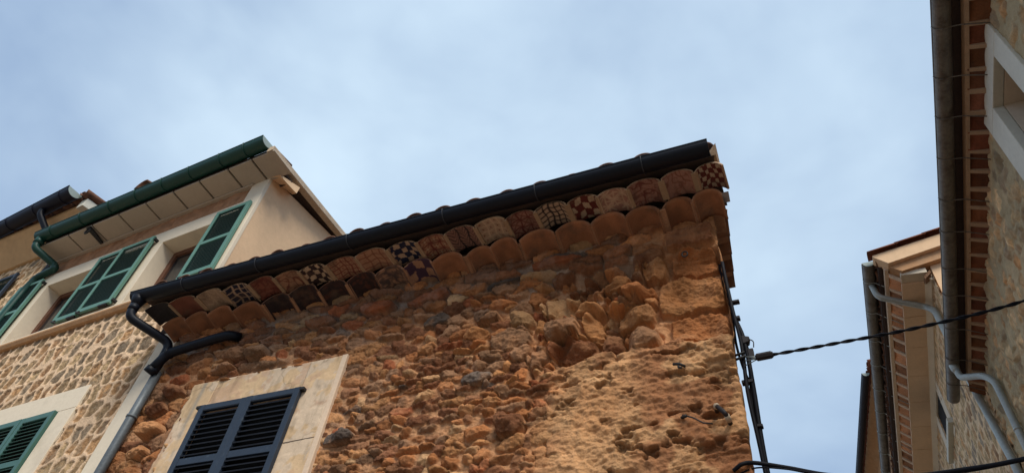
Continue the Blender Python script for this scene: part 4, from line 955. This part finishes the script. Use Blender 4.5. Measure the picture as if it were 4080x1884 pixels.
cl = MB().tube([(-.265, 4.0, Z_(3.112)), (-.255, 4.0, Z_(3.113)), (-.165, 4.0, Z_(3.117)), (-.150, 4.0, Z_(3.118))], [.014, .026, .026, .016], 8); cl.build('anchor_clamp', M['brown_fitting'], tw)
lo_ = MB()
for dz, z2 in ((.008, .06), (-.004, .055), (-.012, .02), (-.018, -.02)): lo_.tube([(-.262, 4.0, Z_(3.113 + dz)), (-.345, 4.05, Z_(3.12 + z2))], .0035, 6)
lo_.build('clamp_wire', M['wire'], tw, smooth=True)
th = thing('thick_overhead_cable', 'thick black cable sagging across the lane along the bottom of the view', 'cable', (.9, 4, 3))
MB().tube(catmull([(-.50, 3.95, Z_(2.29)), (-.44, 3.93, Z_(2.315)), (-.367, 3.97, Z_(2.335)), (-.2, 4, Z_(2.30)), (.043, 4, Z_(2.22)), (.377, 4, Z_(2.175)), (.66, 4, Z_(2.18)), (.949, 4, Z_(2.205)), (1.5, 4, Z_(2.30)), (2.2, 4, Z_(2.5))]), .0125, 10).build('strand', M['cable'], th, smooth=True)
MB().tube(catmull([(-.48, 3.96, Z_(2.27)), (-.367, 3.98, Z_(2.31)), (-.2, 3.99, Z_(2.285)), (.043, 3.99, Z_(2.215)), (.377, 4, Z_(2.168)), (.66, 4.01, Z_(2.172)), (.949, 4, Z_(2.20)), (1.5, 4, Z_(2.31)), (2.2, 4, Z_(2.52))]), .005, 8).build('strand', M['cable'], th, smooth=True)

# ================================================================== light and sky
SUN_EL, SUN_AZ = math.radians(48), math.radians(144)                  # azimuth from +Y clockwise: behind the viewer, to the right
sc = bpy.context.scene
w = bpy.data.worlds.new('World'); sc.world = w; w.use_nodes = True
nt = w.node_tree; N = nt.nodes; L = nt.links; bg = N['Background']
sky = N.new('ShaderNodeTexSky'); sky.sky_type = 'NISHITA'; sky.sun_disc = False; sky.sun_elevation = SUN_EL; sky.sun_rotation = SUN_AZ
sky.air_density = 1.0; sky.dust_density = 2.0; sky.ozone_density = 1.0
tc = N.new('ShaderNodeTexCoord')
def wn(scale, det, off, dist=0.):
    mp = N.new('ShaderNodeMapping'); mp.inputs['Location'].default_value = off
    mp.inputs['Scale'].default_value = (1, 1, 1.6)
    L.new(tc.outputs['Generated'], mp.inputs['Vector'])
    n = N.new('ShaderNodeTexNoise'); n.inputs['Scale'].default_value = scale; n.inputs['Detail'].default_value = det; n.inputs['Roughness'].default_value = .55; n.inputs['Distortion'].default_value = dist
    L.new(mp.outputs[0], n.inputs['Vector']); return n
n1 = wn(1.7, 4.5, (.35, .2, .1), .25); n2 = wn(1.3, 5, (3.1, 1.2, .6), .2); n3 = wn(5.5, 4, (1.7, .4, 2.2), .3)
# the cloud deck is thinnest, and brightest, high over the houses
dt = N.new('ShaderNodeVectorMath'); dt.operation = 'DOT_PRODUCT'; L.new(tc.outputs['Generated'], dt.inputs[0]); dt.inputs[1].default_value = (-.215, .505, .836)
gl = N.new('ShaderNodeMapRange'); gl.inputs[1].default_value = .80; gl.inputs[2].default_value = .99; L.new(dt.outputs['Value'], gl.inputs[0])
r1 = N.new('ShaderNodeMapRange'); r1.inputs[1].default_value = .34; r1.inputs[2].default_value = .66; r1.inputs[3].default_value = -.12; r1.inputs[4].default_value = .52; L.new(n1.outputs['Fac'], r1.inputs[0])
r3 = N.new('ShaderNodeMapRange'); r3.inputs[1].default_value = .35; r3.inputs[2].default_value = .65; r3.inputs[3].default_value = -.07; r3.inputs[4].default_value = .07; L.new(n3.outputs['Fac'], r3.inputs[0])
g2 = N.new('ShaderNodeMath'); g2.operation = 'MULTIPLY'; L.new(gl.outputs[0], g2.inputs[0]); g2.inputs[1].default_value = .62
g3 = N.new('ShaderNodeMath'); g3.operation = 'ADD'; L.new(r1.outputs[0], g3.inputs[0]); L.new(g2.outputs[0], g3.inputs[1])
g4 = N.new('ShaderNodeMath'); g4.operation = 'ADD'; g4.use_clamp = True; L.new(g3.outputs[0], g4.inputs[0]); L.new(r3.outputs[0], g4.inputs[1])
cr = N.new('ShaderNodeMix'); cr.data_type = 'RGBA'; L.new(g4.outputs[0], cr.inputs[0])
cr.inputs[6].default_value = (1.32, 1.88, 2.8, 1); cr.inputs[7].default_value = (3.1, 3.85, 4.5, 1)
r2_ = N.new('ShaderNodeMapRange'); r2_.inputs[1].default_value = .35; r2_.inputs[2].default_value = .65; r2_.inputs[3].default_value = .90; r2_.inputs[4].default_value = .98
L.new(n2.outputs['Fac'], r2_.inputs[0])
mx = N.new('ShaderNodeMix'); mx.data_type = 'RGBA'; L.new(r2_.outputs[0], mx.inputs[0]); L.new(sky.outputs[0], mx.inputs[6]); L.new(cr.outputs[2], mx.inputs[7])
L.new(mx.outputs[2], bg.inputs['Color']); bg.inputs['Strength'].default_value = .10
sd = bpy.data.lights.new('sun', 'SUN'); sd.energy = 1.5; sd.angle = math.radians(28); sd.color = (1, .94, .84)
so_ = bpy.data.objects.new('sun', sd); C.objects.link(so_)
dirv = Vector((math.sin(SUN_AZ) * math.cos(SUN_EL), math.cos(SUN_AZ) * math.cos(SUN_EL), math.sin(SUN_EL)))
so_.rotation_euler = dirv.to_track_quat('Z', 'Y').to_euler(); so_.location = (0, -5, 20)

# ================================================================== camera
zc3 = Vector((252., -1635., 1793.)).normalized(); xc3 = -Vector((-4960., 1201., 1793.)); xc3 = (xc3 - zc3 * xc3.dot(zc3)).normalized(); yc3 = zc3.cross(xc3)
right = Vector((xc3.x, yc3.x, zc3.x)); down = Vector((xc3.y, yc3.y, zc3.y)); fwd = Vector((xc3.z, yc3.z, zc3.z))
cam = bpy.data.cameras.new('camera'); co = bpy.data.objects.new('camera', cam); C.objects.link(co)
Mx = Matrix((( right.x, -down.x, -fwd.x, 0), (right.y, -down.y, -fwd.y, 0), (right.z, -down.z, -fwd.z, H), (0, 0, 0, 1)))
co.matrix_world = Mx
cam.sensor_width = 36; cam.lens = 36 * 1793 / 2576; cam.clip_start = .05; cam.clip_end = 2000
sc.camera = co
sc.view_settings.view_transform = 'Standard'; sc.view_settings.look = 'None'; sc.view_settings.exposure = 1.22; sc.view_settings.gamma = 1
